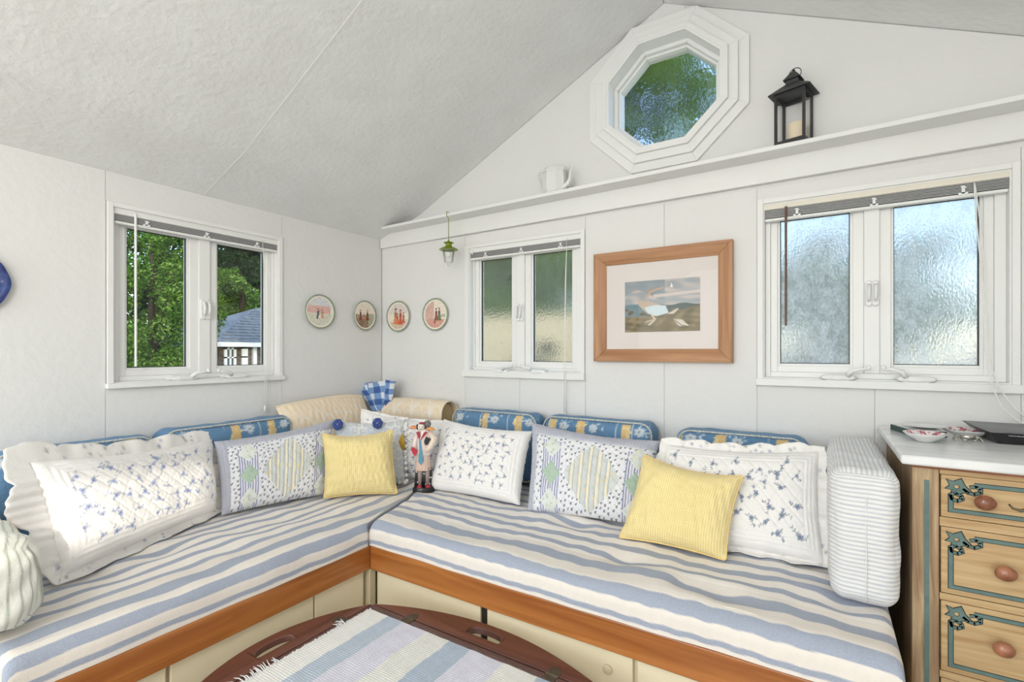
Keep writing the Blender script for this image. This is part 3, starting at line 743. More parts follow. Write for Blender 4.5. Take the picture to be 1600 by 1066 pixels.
# ---- white pillow with swirls, two blue rosettes and a bobble edge
Q = quad((524, 762), (634, 756), (522, 657), (634, 655), lean=22)
cv = Cv(.30, .26, .0022, (232, 233, 232)); r = random.Random(8)
for j in range(8):
    for i in range(9):
        cx, cy = .018 + i * .034 + (j % 2) * .014, .012 + j * .033
        pts = [(cx + (.003 + .011 * q / 22) * math.cos(q * .62 + i), cy + (.003 + .011 * q / 22) * math.sin(q * .62 + i)) for q in range(24)]
        cv.curve(pts, .0016, (196, 198, 202), .8)
        d = np.hypot(cv.X - cx, cv.Y - cy); cv.h_ += np.exp(-((d - .012) / .004) ** 2) * .0025
cv.fill(lambda X, Y: (np.hypot(X - .04, Y - .21) < .04) | (np.hypot(X - .175, Y - .205) < .045), (206, 216, 226), .7)
t, F, n = pillow('bobble_trim_pillow', Q, cv, .10, 'white swirl-stitched pillow with two dark blue rosettes and a bobble edge, behind a yellow cushion', 'pillow', cloth, seed=41)
nrm = Vector(n)
def onF(F, u, v, off=.0): p = F[int(v * (F.shape[0] - 1)), int(u * (F.shape[1] - 1))]; return Vector(p) + nrm * off
rosM = mat('navy_crochet', srgb(52, 74, 140), .8, var=srgb(90, 110, 170), scale=120, amt=.6, bump=.6, bscale=200); ros2 = mat('pale_crochet', srgb(110, 116, 176), .8)
for (px, py) in ((528, 664), (590, 662)):
    d = ray(px, py); bl = Vector(F[0, 0]); P0 = CAM + d * ((Vector(F[F.shape[0] // 2, F.shape[1] // 2]) - CAM).dot(nrm) / d.dot(nrm)) * .995
    rot = nrm.to_track_quat('Z', 'Y').to_matrix(); rings = []
    for rr, hh in ((.0005, .006), (.008, .008), (.012, .012), (.018, .011), (.022, .004), (.019, -.004), (.001, -.006)):
        rings.append([P0 + rot @ Vector((rr * (1 + .04 * math.sin(7 * a_)) * math.cos(a_), rr * 1.15 * (1 + .04 * math.sin(7 * a_)) * math.sin(a_), hh)) for a_ in [2 * PI * k / 36 for k in range(36)]])
    ro = MB().loft(rings).build('rosette', rosM, t, smooth=True)
    MB().ball(P0 + nrm * .009, .007, .007, .006, rot=rot).build('rosette_centre', ros2, ro, smooth=True)
ny, nx = F.shape[:2]
bob = [F[int(ny * f), -1] for f in np.linspace(.04, .98, 12)] + [F[0, int(nx * f)] for f in np.linspace(.55, .97, 6)]
base_bob = None
for p in bob:
    q = Vector(p) + (Vector(F[0, -1]) - Vector(F[0, 0])).normalized() * .006 + nrm * .022; q.z = max(q.z, .624)
    if base_bob is None:
        base_bob = MB().ball(q, .0085, .0085, .0085, 10, 7).build('bobble', M['whitecloth'], t, smooth=True); q0 = q.copy()
    else:
        c = base_bob.copy(); link(c); c.location = q - q0
mb = MB(); e0 = Vector(F[int(ny * .72), int(nx * .97)]) + nrm * .026
for k in range(14):
    a_ = (k - 7) * .0022; mb.tube([e0 + Vector((a_ * .2, 0, 0)), e0 + Vector((a_ * .8 - .004, a_ * .3, -.035)) + nrm * .004, e0 + Vector((a_ - .006, a_ * .5, -.072 + .002 * (k % 3))) + nrm * .002], .0018, 5)
mb.build('tassel', mat('ochre_thread', srgb(206, 168, 66), .8), t, smooth=True)

# ---- cream jacquard pillows in the corner
def jacquard(w, h, seed):
    cv = Cv(w, h, .003, (244, 224, 194)); r = random.Random(seed)
    for k in range(int(w / .13) + 1):
        x = .03 + k * .13; y = h * .30
        for sg in (-1, 1):
            for R_, q0 in ((.055, 0), (.035, .4), (.085, .2)):
                pts = [(x + sg * R_ * (1 - math.cos(a_)) * .75, y + R_ * 1.9 * math.sin(a_) - .01) for a_ in np.linspace(q0, 2.7, 18)]
                cv.curve(pts, .0026, (248, 243, 232), .9)
        cv.curve([(x, y - .06), (x, y + .13)], .0022, (248, 243, 232)); cv.curve([(x + .05, y + .09), (x + .06, y - .05)], .002, (246, 226, 170), .8)
        for _ in range(22): cv.disc(x + r.uniform(-.03, .07), h * .82 + r.uniform(-.02, .02), .004, .002, (250, 246, 238), r.uniform(0, 3), .8)
    return cv
V = Vector
t, F, n = pillow('jacquard_pillow', (V((.15, -.66, .64)), V((.17, -.13, .64)), at_x(566, 620, .065), at_x(431, 636, .065)), jacquard(.52, .32, 3), .10,
       'cream jacquard pillow against the left wall with a crumpled top edge', 'pillow', cloth, seed=51, droop=-.022, wr=.0035, back=srgb(232, 214, 186))
L, c = rim(F); MB().tube([Vector(p) + Vector((.002, 0, 0)) for p in F[-1, ::4]], [.004 + .007 * max(0, math.sin(k * .11 + 4)) for k in range(len(F[-1, ::4]))], 8).build('folded_hem', mat('cream_fold', srgb(240, 222, 194), .85), t, smooth=True)
# rolled cream cushion: a cylinder-like roll lying along the gable wall, open end to the right
cv = jacquard(.5, .42, 6); A0 = at_y(600, 655, -.085); x0, x1 = .10, at_y(703, 640, -.085).x; zc = .878
u = cv.X / cv.w; th = cv.Y / cv.h * 1.5 * PI - .55 * PI; R_ = .071 * (1 + .05 * wob(u, th * .2, 4, 2)); 
P = np.stack([x0 + (x1 - x0) * u, -.082 - R_ * np.cos(th), zc + R_ * 1.05 * np.sin(th)], -1)
rc = thing('rolled_cushion', ((x0 + x1) / 2, -.085, zc - .075), 'cream rolled jacquard bolster along the gable wall, right of the checked cloth', 'cushion')
o = grid('cover', P, cloth, rc, col=cv.c); sd = o.modifiers.new('thick', 'SOLIDIFY'); sd.thickness = .006; sd.offset = -1
mb = MB(); mb.lathe((0, 0, 0), [(.05, -.0), (.052, .0)], 20, 'x')
mb = MB().loft([[V((x, -.082 - r_ * math.cos(a_), zc + r_ * math.sin(a_))) for a_ in [2 * PI * k / 20 for k in range(20)]] for x, r_ in ((x0 + .01, .060), (x1 - .03, .060))])
mb.build('inner_pad', mat('cream_pad', srgb(214, 186, 140), .9), rc, smooth='auto')
# support under the roll: wedge pillow in the corner
# ---- checked blue cloth stuck between the corner pillows
def check_cloth(pts_fn, nu, nv, name, t, ck=.026):
    U, Vv = np.meshgrid(np.linspace(0, 1, nu), np.linspace(0, 1, nv)); P, X, Y = pts_fn(U, Vv)
    a_ = (np.floor(X / ck) % 2).astype(int); b_ = (np.floor(Y / ck) % 2).astype(int); s = a_ + b_
    cols = np.array([srgb(226, 232, 240), srgb(112, 152, 204), srgb(38, 84, 154)]); C = cols[s]
    o = grid(name, P, cloth, t, col=C); sd = o.modifiers.new('thick', 'SOLIDIFY'); sd.thickness = .003; return o
kn = at_y(596, 642, -.15)
gt = thing('checked_cloth', kn, 'blue and white checked cloth fanned out in the corner between two cream cushions', 'cloth')
def flap(tl_, tr_, yoff, w, h, fold):
    tlp = at_y(*tl_, -.12 + yoff); trp = at_y(*tr_, -.10 + yoff)
    def f(U, Vv):
        kx = {0: (-.046, -.010), 1: (-.022, .026), 2: (.014, .046)}[fold]; bl = np.array(kn + RT * kx[0]); br = np.array(kn + RT * kx[1])
        if fold: bl = bl + np.array([.0, -.006, 0]); 
        TL = np.array(tlp); TR = np.array(trp)
        P = (bl * ((1 - U) * (1 - Vv))[..., None] + br * (U * (1 - Vv))[..., None] + TL * ((1 - U) * Vv)[..., None] + TR * (U * Vv)[..., None])
        P[..., 1] -= .016 * np.sin(U * PI) * (.3 + Vv) - (.006 * wob(U, Vv, 3 + fold, 1.5))
        return P, (U - .5) * w * (.35 + .65 * Vv) + .3, Vv * h
    return f
check_cloth(flap((555, 601), (583, 597), .0, .085, .12, 0), 60, 60, 'flap', gt, .022)
check_cloth(flap((572, 600), (609, 594), -.012, .10, .125, 1), 60, 60, 'flap', gt, .026)
check_cloth(flap((603, 593), (618, 596), -.004, .055, .12, 2), 60, 60, 'flap', gt, .022)

# ---- rounded box cushions
def roundbox(name, c, dims, r, colf, t, mt, res=.006, puffy=0, wr=0, seed=1, rot=None, part='cover', warp=None):
    hx, hy, hz = [d / 2 for d in dims]; H = np.array([hx, hy, hz]); Ps = []; Cs = []
    for ax in range(3):
        for sg in (-1, 1):
            a1, a2 = [(1, 2), (2, 0), (0, 1)][ax]; n1 = max(int(dims[a1] / res), 4) + 1; n2 = max(int(dims[a2] / res), 4) + 1
            if sg < 0: a1, a2, n1, n2 = a2, a1, n2, n1
            A, B = np.meshgrid(np.linspace(-H[a1], H[a1], n1), np.linspace(-H[a2], H[a2], n2))
            P = np.zeros(A.shape + (3,)); P[..., a1] = A; P[..., a2] = B; P[..., ax] = sg * H[ax]
            rr = min(r, hx * .98, hy * .98, hz * .98); I = np.clip(P, -H + rr, H - rr); d = P - I; l = np.linalg.norm(d, axis=2)[..., None]
            Nn = d / np.maximum(l, 1e-9); Q_ = I + Nn * rr
            b = (1 - (P[..., 0] / hx) ** 2) * (1 - (P[..., 2] / hz) ** 2) * (1 - 0 * P[..., 1])
            if puffy: Q_[..., 1] += np.sign(P[..., 1]) * puffy * np.clip(b, 0, 1) * (np.abs(P[..., 1]) / hy)
            if wr: Q_ = Q_ + Nn * (wr * (wob(P[..., 0] + P[..., 1], P[..., 2], seed, 5) + .6 * wob(P[..., 0], P[..., 2] - P[..., 1], seed + 1, 11)))[..., None]
            if warp is not None: Q_ = warp(Q_)
            if rot is not None: Q_ = Q_ @ np.array(rot).T
            Ps.append(Q_ + np.array(c)); Cs.append(colf(P, Nn, ax, sg, Q_))
    return grid(part, Ps, mt, t, col=Cs)
def bluecol(seed, along):
    """blue cover printed with thin cream window-pane lines, ochre blocks and pale flowers on its front"""
    cvp = Cv(.6, .36, .003, (84, 130, 168)); r = random.Random(seed)
    for k in range(9): cvp.seg(.03 + k * .072, 0, .03 + k * .072 + r.uniform(-.01, .01), .36, .0016, (196, 214, 224), .8)
    for k in range(5): cvp.seg(0, .02 + .07 * k, .6, .02 + .07 * k, .0014, (196, 214, 224), .6)
    for k in range(3):
        x = .07 + k * .19 + r.uniform(-.04, .03); cvp.fill(lambda X, Y: (X > x) & (X < x + .032) & (np.abs(Y - .285) < .05), (222, 190, 128))
        for q in range(10): cvp.disc(x + r.uniform(-.01, .04), .29 + r.uniform(-.03, .03), .006, .003, (236, 214, 160), r.uniform(0, 3))
        fx = x + .070; fy = .305
        for q in range(7): cvp.disc(fx + .013 * math.cos(q * .9), fy + .013 * math.sin(q * .9), .008, .0055, (196, 204, 210), q * .9); cvp.disc(fx + .004 * math.cos(q), fy + .004 * math.sin(q), .002, .002, (150, 150, 150))
        for q in range(5): cvp.seg(fx, fy, fx + r.uniform(-.05, .05), fy + r.uniform(-.02, .035), .0013, (206, 220, 230))
        for q in range(5): cvp.disc(fx + r.uniform(-.045, .045), fy + r.uniform(-.02, .035), .008, .003, (190, 206, 216), r.uniform(0, 3))
    def f(P, Nn, ax, sg, Q_):
        C = np.empty(P.shape); C[:] = srgb(84, 130, 168)
        la = P[..., 0]; front = (P[..., 1] < -.050)
        C2 = cvp.at(np.clip(la + .3, 0, .6), np.clip(P[..., 2] + .19, 0, .36)); C[front] = C2[front]
        return C
    return f
pipeM = mat('rope_piping', srgb(226, 224, 214), .8, var=srgb(120, 140, 150), scale=260, amt=.8)
def back_cushion(c, L, label, seed, rotz=0, z0=.618, z1=.925, dep=.115):
    Hh = z1 - z0; t = thing('back_cushion', (c[0], c[1], z0), label, 'cushion', 'blue back cushions along the walls')
    R3 = Matrix.Rotation(rotz, 3, 'Z'); tilt = Matrix.Rotation(math.radians(-3), 3, 'X'); Rm = R3 @ tilt
    cc = (c[0], c[1], (z0 + z1) / 2)
    roundbox('x', cc, (L, dep, Hh), .042, bluecol(seed, L), t, cloth, .005, puffy=.012, wr=.0025, seed=seed, rot=Rm)
    def cyl(y):
        pts = []; hx, hz, r_ = L / 2 - .007, Hh / 2 - .007, .045
        for (sx, sz, a0) in ((1, -1, -PI / 2), (1, 1, 0), (-1, 1, PI / 2), (-1, -1, PI)):
            for k in range(7):
                a_ = a0 + k / 6 * PI / 2; pts.append(V((sx * (hx - r_) + r_ * math.cos(a_), y, sz * (hz - r_) + r_ * math.sin(a_))))
        pts.append(pts[0]); return [V(cc) + Rm @ p for p in pts]
    MB().tube(cyl(-dep / 2 + .008), .0036, 6).build('piping', pipeM, t, smooth=True)
    return t
back_cushion((.850, -.078), .475, 'blue back cushion with rope piping on the gable wall nearest the corner', 61)
back_cushion((1.352, -.078), .480, 'blue back cushion with rope piping on the gable wall behind the middle patchwork pillow', 62)
back_cushion((1.885, -.078), .42, 'blue back cushion with rope piping on the gable wall nearest the dresser', 63, z1=.915)
back_cushion((.078, -.90), .52, 'blue back cushion with rope piping on the left wall nearest the corner', 64, PI / 2, z1=.912)
back_cushion((.078, -1.385), .42, 'blue back cushion with rope piping on the left wall behind the large floral sham', 65, PI / 2, z1=.905)
# end cushion, upright ticking box cushion
def tick(P, Nn, ax, sg, Q_):
    C = np.empty(P.shape); C[:] = srgb(236, 235, 232)
    up = np.abs(P[..., 2] - P[..., 2]) ; top = P[..., 2] > .155
    k = np.where(top, P[..., 0], P[..., 2] + .0025 * wob(P[..., 0] * 2 + P[..., 1], P[..., 2] * 0, 4, 3)); m = (k / .0100) % 1.0
    s = np.clip(1.6 - np.abs(m - .5) * 6.5, 0, 1)[..., None]
    return C * (1 - s * .55) + np.array(srgb(138, 148, 174)) * s * .55
tb = thing('ticking_cushion', (2.214, -.33, .604), 'upright blue and white ticking box cushion at the dresser end of the bench', 'cushion')
def wtick(Q_):
    Q_ = Q_.copy(); Q_[..., 0] += .012 * (Q_[..., 2] < 0) * (Q_[..., 2] / .17) * -1 * 0; return Q_
roundbox('x', (2.212, -.335, .7705), (.135, .53, .314), .034, tick, tb, cloth, .0022, puffy=.010, wr=.0022, seed=71)
MB().tube([V((2.214, -.612 + .004 * math.cos(k), .63 + k * .03)) for k in range(9)], .0012, 5).build('seam', M['whitecloth'], tb, smooth=True)
# end cushion at the left end of the left bench, cream with fine green stripes
def gstripe(P, Nn, ax, sg, Q_):
    C = np.empty(P.shape); C[:] = srgb(238, 238, 228); q = P[..., 0] * .15 + P[..., 1] + .004 * wob(P[..., 0], P[..., 2], 8, 3); m = (q / .021) % 1.0
    m = np.where(P[..., 0] > .10, m, .5)
    s = np.clip(1.4 - np.abs(m - .16) * 9, 0, 1)[..., None]; C = C * (1 - s * .7) + np.array(srgb(124, 132, 112)) * s * .7
    s2 = np.clip(1.4 - np.abs(m - .42) * 14, 0, 1)[..., None] * .35; C = C * (1 - s2) + np.array(srgb(190, 204, 190)) * s2
    o_ = ((P[..., 1] > .055) & (P[..., 2] > .06) & (P[..., 0] < .14))[..., None]; return np.where(o_, np.array(srgb(226, 180, 130)), C)
t = thing('end_cushion', (.36, -1.70, .61), 'crumpled cream cushion with fine green stripes at the near end of the left bench', 'cushion')
roundbox('x', (.385, -1.715, .7135), (.70, .20, .20), .07, gstripe, t, cloth, .0035, wr=.005, seed=81)

# ------------------------------------------------------------------ benches and mattresses
BR = .80  # front face of both benches
RZ0, RZ1 = .441, .522
XE = 2.275
def bench(label, L0, L1, T, railm, name='storage_bench', doors=()):
    """T(u along the front, d depth from the wall, z)"""
    t = thing(name, T((L0 + L1) / 2, .4, 0), label, 'bench')
    mb = MB(); p = lambda u0, u1, d0, d1, z0, z1: mb.loft([[T(u0, d0, z), T(u1, d0, z), T(u1, d1, z), T(u0, d1, z)] for z in (z0, z1)])
    p(L0, L1, .006, BR - .032, .02, RZ0 + .006); mb.build('carcass', M['cab'], t)
    mb = MB(); p(L0, L1, .008, BR - .024, RZ0 + .006, RZ0 + .03); mb.build('deck', M['cab2'], t)
    mb = MB(); p(L0, L1, BR - .022, BR, RZ0, RZ1); mb.build('front_rail', railm, t, bevel=.003)
    for a_, b_ in doors:
        mb = MB(); p(a_, b_, BR - .032, BR - .016, .06, RZ0 - .004); mb.build('door', M['cab'], t, bevel=.002)
    return t
gb = bench('cream storage bench with honey-coloured front rail along the gable wall', .802, XE, lambda u, d, z: (u, -d, z), M['rail'],
      doors=((.822, 1.262), (1.287, 1.73), (1.742, XE - .01)))
MB().box(1.264, 1.285, -.779, -.768, .06, .441).build('dark_gap', M['dark'], gb)
MB().box(1.700, 1.712, -.790, -.784, .395, .407)
MB().lathe((1.665, -.7845, .385), [(.012, 0), (.012, .004), (.009, .006)], 16, 'y').build('wooden_plug', M['cab2'], gb, smooth='auto')
lb = bench('cream storage bench with honey-coloured front rail along the left wall', -1.80, -.0, lambda u, d, z: (d, u, z), M['rail_y'],
      doors=((-1.78, -1.42), (-1.41, -1.012), (-1.006, -.815)))
MB().box(.770, .797, -.797, -.770, .02, RZ0 - .002).build('corner_post', M['cab2'], lb, bevel=.002)

def stripes_fn(bands):
    b = np.array(bands)
    def f(s):
        v = np.zeros(s.shape)
        for a_, c in bands: v = np.maximum(v, np.clip((s - a_) / .0016 + .5, 0, 1) * np.clip((c - s) / .0016 + .5, 0, 1))
        return v
    return f
def mattress(label, T, u0f, u1f, bands, seed, zt=.603, zb=.523, Wd=.80, rad=.040):
    """u along the bench, s = arc length from the wall over the front edge"""
    nu, ns = 170, 330; h = zt - zb; arc = rad * PI / 2; flat = Wd - rad; tot = flat + arc + (h - rad)
    s = np.linspace(.02, tot, ns); uu = np.linspace(0, 1, nu); UU, SS = np.meshgrid(uu, s)
    th = np.clip((SS - flat) / rad, 0, PI / 2); D = np.where(SS < flat, SS, flat + rad * np.sin(th)); Z = zt - rad * (1 - np.cos(th)) - np.clip(SS - flat - arc, 0, None)
    a0, a1 = u0f(D), u1f(D); r2 = .022
    L = a1 - a0 + 2 * (h - r2) + 2 * (r2 * PI / 2 - r2); q = UU * L - ((h - r2) + r2 * PI / 2 - r2)   # arc coordinate along u
    def side(q_):   # q_<r2 zone near the start
        t_ = np.clip((r2 - q_) / r2 , 0, PI / 2); pos = np.where(q_ > r2, q_, r2 - r2 * np.sin(t_)); drop = r2 * (1 - np.cos(t_)) + np.clip(r2 - r2 * PI / 2 - q_, 0, None); return pos, drop
    p1, d1 = side(q); p2, d2 = side((a1 - a0) - q); u = np.where(q < (a1 - a0) / 2, a0 + p1, a1 - p2); drop = np.where(q < (a1 - a0) / 2, d1, d2)
    wv = wob(u, D, seed, 2.0); wv2 = wob(u * 1.6, D * 1.0, seed + 1, 4.5); inside = np.clip(drop * -60 + 1, 0, 1) * np.clip((flat + .05 - SS) / .06, 0, 1)
    lump = (.004 * wv + .003 * wv2) * inside
    r = random.Random(seed)
    for _ in range(7):
        cu = r.uniform(0, 1); cu = float(a0[0, 0] + cu * (a1[0, 0] - a0[0, 0])); cd_ = r.uniform(.35, .72); rr = np.hypot((u - cu) / 1.4, D - cd_); lump -= .009 * np.exp(-(rr / .035) ** 2) * inside
        lump += .004 * np.exp(-((np.hypot((u - cu) / 2, D - cd_) - .06) / .03) ** 2) * inside
    Zf = np.maximum(Z - drop, zb) + lump
    Df = D + .004 * wob(u, Z, seed + 2, 3) * (SS > flat)
    P = np.stack([np.array(c) if isinstance(c, np.ndarray) else c for c in T(u, Df, Zf)], -1)
    ss = SS + .0022 * wob(u, D, seed + 5, 2.2) + .0018 * wob(u * 2, D, seed + 6, 6) + lump * .9
    m = stripes_fn(bands)(ss)[..., None]
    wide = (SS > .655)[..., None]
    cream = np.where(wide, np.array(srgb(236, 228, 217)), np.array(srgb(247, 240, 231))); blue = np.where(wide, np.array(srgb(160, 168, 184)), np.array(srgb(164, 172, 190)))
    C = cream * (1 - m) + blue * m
    st = 1 + .018 * wob(u * 30, SS * 4, seed + 9, 3)
    C = C * st[..., None]
    t = thing('bench_mattress', tuple(P.reshape(-1, 3).mean(0)[:2]) + (zb,), label, 'mattress')
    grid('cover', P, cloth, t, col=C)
    # underside
    e = P[-1, ::6]; bk = P[0, ::6]; q_ = np.stack([bk, e], 0).copy(); q_[..., 2] = zb; Cq = np.empty(q_.shape); Cq[:] = srgb(220, 214, 204)
    grid('underside', q_, cloth, t, col=Cq)
    return t
BB = [(.03, .055), (.09, .115), (.15, .175), (.215, .24), (.285, .31), (.35, .375), (.411, .434), (.472, .499), (.534, .567), (.605, .634), (.678, .722), (.772, .806), (.842, .856)]
BL_ = [(.03, .055), (.09, .115), (.15, .175), (.21, .235), (.27, .295), (.33, .355), (.388, .415), (.447, .466), (.506, .528), (.560, .580), (.625, .652), (.698, .744), (.780, .812), (.838, .852)]
seamx = lambda D: np.where(D > .76, .792, np.where(D < .40, .662, .662 + (D - .40) / .36 * .130))
mattress('striped blue and cream mattress on the gable-wall bench', lambda u, d, z: (u, -d, z), lambda D: seamx(D) - .002, lambda D: XE - .012 + 0 * D, BB, 5, zt=.606)
def lm_end(D): return -.01 + 0 * D
# left mattress: its front edge ends at the inner corner, its back part runs on into the room corner
def lmat():
    def T(u, d, z):   # u = y from -1.69 to 0
        return (np.minimum(d, np.where(u > -.80, np.interp(u, [-.80, -.40, 0], [.785, .655, .655]), 9)), u, z)
    return T
mattress('striped blue and cream mattress on the left-wall bench, running into the corner', lmat(), lambda D: -1.70 + 0 * D, lambda D: -.012 + 0 * D, BL_, 15, zt=.603)

# ------------------------------------------------------------------ butler's tray table
TZ = .42
tt = thing('tray_table', (1.345, -1.215, 0), 'dark mahogany folding tray table with hinged leaves and cut-out handles', 'table')
tx0, tx1, ty1, ty0 = .958, 1.735, -.930, -1.50
MB().box(tx0, tx1, ty0, ty1, TZ - .02, TZ).build('tray', M['mahog'], tt, bevel=.0015)
for sx in (tx0 + .06, tx1 - .06):
    for sy in (ty0 + .06, ty1 - .06):
        MB().loft([[(sx + a_ * w_, sy + b_ * w_, z) for a_, b_ in ((-1, -1), (1, -1), (1, 1), (-1, 1))] for z, w_ in ((0, .014), (TZ - .021, .02))]).build('leg', M['mahog'], tt, bevel=.002)
def leaf(P0, P1, out, bulge, m):
    """segment-shaped leaf along P0-P1 with an oval cut-out handle"""
    P0, P1, out = V(P0), V(P1), V(out); L = (P1 - P0).length; e = (P1 - P0) / L; gap = .0045; n = 40
    hw, hh, hc = .055, .0185, bulge * .46
    outer = []
    for k in range(n + 1):
        s = k / n; outer.append((s * L, gap + max(bulge * (1 - abs(2 * s - 1) ** 2.0), 0)))
    # build as strips between inner line and outer curve, with the hole outline subdivided in the middle
    top = []; bm = bmesh.new()
    def mk(x, y, z): return bm.verts.new(P0 + e * x + out * y + V((0, 0, z)))
    c = L / 2; m_ = 20
    hu = [(c - hw * math.cos(PI * k / m_), hc + hh * (math.sin(PI * k / m_)) ** .55 + .012 * (1 - ((k / m_ - .5) * 2) ** 2)) for k in range(m_ + 1)]
    hl = [(c - hw * math.cos(PI * k / m_), hc - hh * (math.sin(PI * k / m_)) ** .55 + .012 * (1 - ((k / m_ - .5) * 2) ** 2)) for k in range(m_ + 1)]
    oc = lambda x: gap + bulge * (1 - abs(2 * x / L - 1) ** 2.0)
    def strip(lo, hi):
        va = [[mk(x, y, z) for x, y in lo] for z in (0, -.018)]; vb = [[mk(x, y, z) for x, y in hi] for z in (0, -.018)]
        for k in range(len(lo) - 1):
            for f in ((va[0][k], va[0][k + 1], vb[0][k + 1], vb[0][k]), (va[1][k], vb[1][k], vb[1][k + 1], va[1][k + 1]),
                      (va[0][k], va[1][k], va[1][k + 1], va[0][k + 1]), (vb[0][k], vb[0][k + 1], vb[1][k + 1], vb[1][k])):
                try: bm.faces.new(f)
                except ValueError: pass
    xs = [L * k / 60 for k in range(61)]
    xl = [x for x in xs if x < c - hw] + [c - hw]; xr = [c + hw] + [x for x in xs if x > c + hw]
    strip([(x, gap) for x in xl], [(x, oc(x)) for x in xl]); strip([(x, gap) for x in xr], [(x, oc(x)) for x in xr])
    strip([(x, gap) for x, y in hl], hl); strip(hu, [(x, oc(x)) for x, y in hu])
    bmesh.ops.remove_doubles(bm, verts=bm.verts, dist=.0002); bmesh.ops.recalc_face_normals(bm, faces=bm.faces)
    me = bpy.data.meshes.new('leaf'); off = world_loc(tt); bmesh.ops.translate(bm, verts=bm.verts, vec=-off); bm.to_mesh(me); bm.free()
    o = link(bpy.data.objects.new('leaf', me)); o.parent = tt; me.materials.append(m)
    b = o.modifiers.new('bevel', 'BEVEL'); b.width = .003; b.segments = 3; b.limit_method = 'ANGLE'; b.angle_limit = math.radians(50)
    for s in (.20, .80):
        c0 = P0 + e * (L * s); mb = MB()
        for sg in (1, -1):
            pts = [c0 + e * (.017 * math.cos(a_)) + out * (sg * (.001 + .030 * max(0, math.sin(a_)) ** .6)) for a_ in [PI * k / 12 for k in range(13)]]
            mb.prism([p + V((0, 0, -.001)) for p in pts], [p + V((0, 0, .0012)) for p in pts])
        mb.tube([c0 - e * .017 + V((0, 0, .001)), c0 + e * .017 + V((0, 0, .001))], .0018, 6)
        h = mb.build('hinge', M['brass'], o, label='aged brass drop-leaf hinge')
        mb = MB()
        for sg in (1, -1):
            for dx in (-.009, .009, 0): mb.lathe(c0 + e * dx + out * (sg * (.013 if dx else .023)) + V((0, 0, .0012)), [(.0024, 0), (.0022, .0006), (.0003, .0007)], 8)
        pass
zz = TZ
leaf((tx0, ty1, zz), (tx1, ty1, zz), (0, 1, 0), .095, M['mahog'])
leaf((tx0, ty0, zz), (tx0, ty1, zz), (-1, 0, 0), .105, M['mahog_y'])
leaf((tx1, ty1, zz), (tx1, ty0, zz), (1, 0, 0), .105, M['mahog_y'])
leaf((tx1, ty0, zz), (tx0, ty0, zz), (0, -1, 0), .095, M['mahog'])
# woven rag runner
rx0, rx1, ry1, ry0 = .982, 1.66, -.958, -1.47
nx_, ny_ = 300, 230
X, Y = np.meshgrid(np.linspace(rx0, rx1, nx_), np.linspace(ry0, ry1, ny_))
Xs = X + .003 * wob(X, Y, 3, 4)
bands = [(rx0, 1.055, (246, 244, 238)), (1.055, 1.118, (190, 202, 216)), (1.118, 1.205, (226, 224, 236)), (1.205, 1.288, (238, 236, 228)), (1.288, 1.36, (180, 194, 210)), (1.36, 1.46, (224, 222, 234)), (1.46, 1.56, (238, 236, 228)), (1.56, 9, (176, 188, 202))]
C = np.empty(X.shape + (3,))
for a_, b_, c_ in bands: C[(Xs >= a_ - .001) & (Xs < b_)] = srgb(*c_)
C[Xs < rx0 + .01] = srgb(238, 235, 228)
wv = np.sin(Y / .0066 * 2 * PI + .8 * wob(X * 2, Y, 5, 8)); wv = .5 + .5 * wv
C *= (.80 + .20 * np.clip(wv * 1.6, 0, 1) + .035 * wob(X, Y, 8, 60, 7))[..., None]
edge = .0025 * wob(Y * 3, X * 0, 6, 12)
Xe = X + np.where(np.abs(X - rx0) < .02, edge, 0)
Z = TZ + .0045 + .0016 * wv + .0008 * wob(X, Y, 9, 20)
ru = thing('table_runner', ((rx0 + rx1) / 2, (ry0 + ry1) / 2, TZ), 'woven rag runner in white, blue and lilac stripes with fringed edge on the tray table', 'runner')
o = grid('woven_cloth', np.stack([Xe, Y, Z], -1), cloth, ru, col=C); sd = o.modifiers.new('thick', 'SOLIDIFY'); sd.thickness = .003; sd.offset = -1
mb = MB(); r = random.Random(5)
for k in range(120):
    y = ry0 + (ry1 - ry0) * (k + .5) / 120; long = (.034 if y < -1.25 and r.random() < .5 else (.034 if abs(y + 1.06) < .014 else .006)); l = long * r.uniform(.6, 1.15)
    dy = r.uniform(-.01, .012) * l / .03
    mb.tube([(rx0 + .004, y, TZ + .0045), (rx0 - l * .5, y + dy * .4, TZ + .005 + r.uniform(0, .003)), (rx0 - l, y + dy, TZ + .0025)], [.0016, .0013, .0009], 5)
f = mb.build('fringe', M['whitecloth'], ru, smooth=True); f['kind'] = 'stuff'

# ------------------------------------------------------------------ dresser with marble top
DY = -.52
dr = thing('chest_of_drawers', (2.72, -.27, 0), 'painted pine chest of drawers with teal corner motifs under a white marble top', 'chest')
bx0, bx1 = 2.306, 3.11
MB().box(bx0, bx1, DY + .018, -.012, .06, .932).build('carcass', M['pine_z'], dr)
MB().box(bx0, 2.3545, DY - .001, DY + .018, .02, .934).build('corner_stile', M['pine_z'], dr, bevel=.003)
MB().box(bx1 - .05, bx1, DY - .001, DY + .018, .02, .934).build('corner_stile', M['pine_z'], dr, bevel=.003)
MB().box(2.328, 2.337, DY - .0022, DY - .0008, .05, .905).build('painted_stripe', M['teal'], dr)
MB().box(bx0 - .002, bx1 + .002, DY - .006, -.012, .932, .940).build('top_moulding', wood('reddish_moulding', srgb(176, 120, 90), srgb(146, 92, 66), .5, 0), dr, bevel=.003)
zs = [(.826, .921), (.654, .803), (.478, .636), (.250, .460), (.06, .235)]
rails = [(.922, .932), (.8045, .8245), (.6375, .6525), (.4615, .4765), (.2365, .2485)]
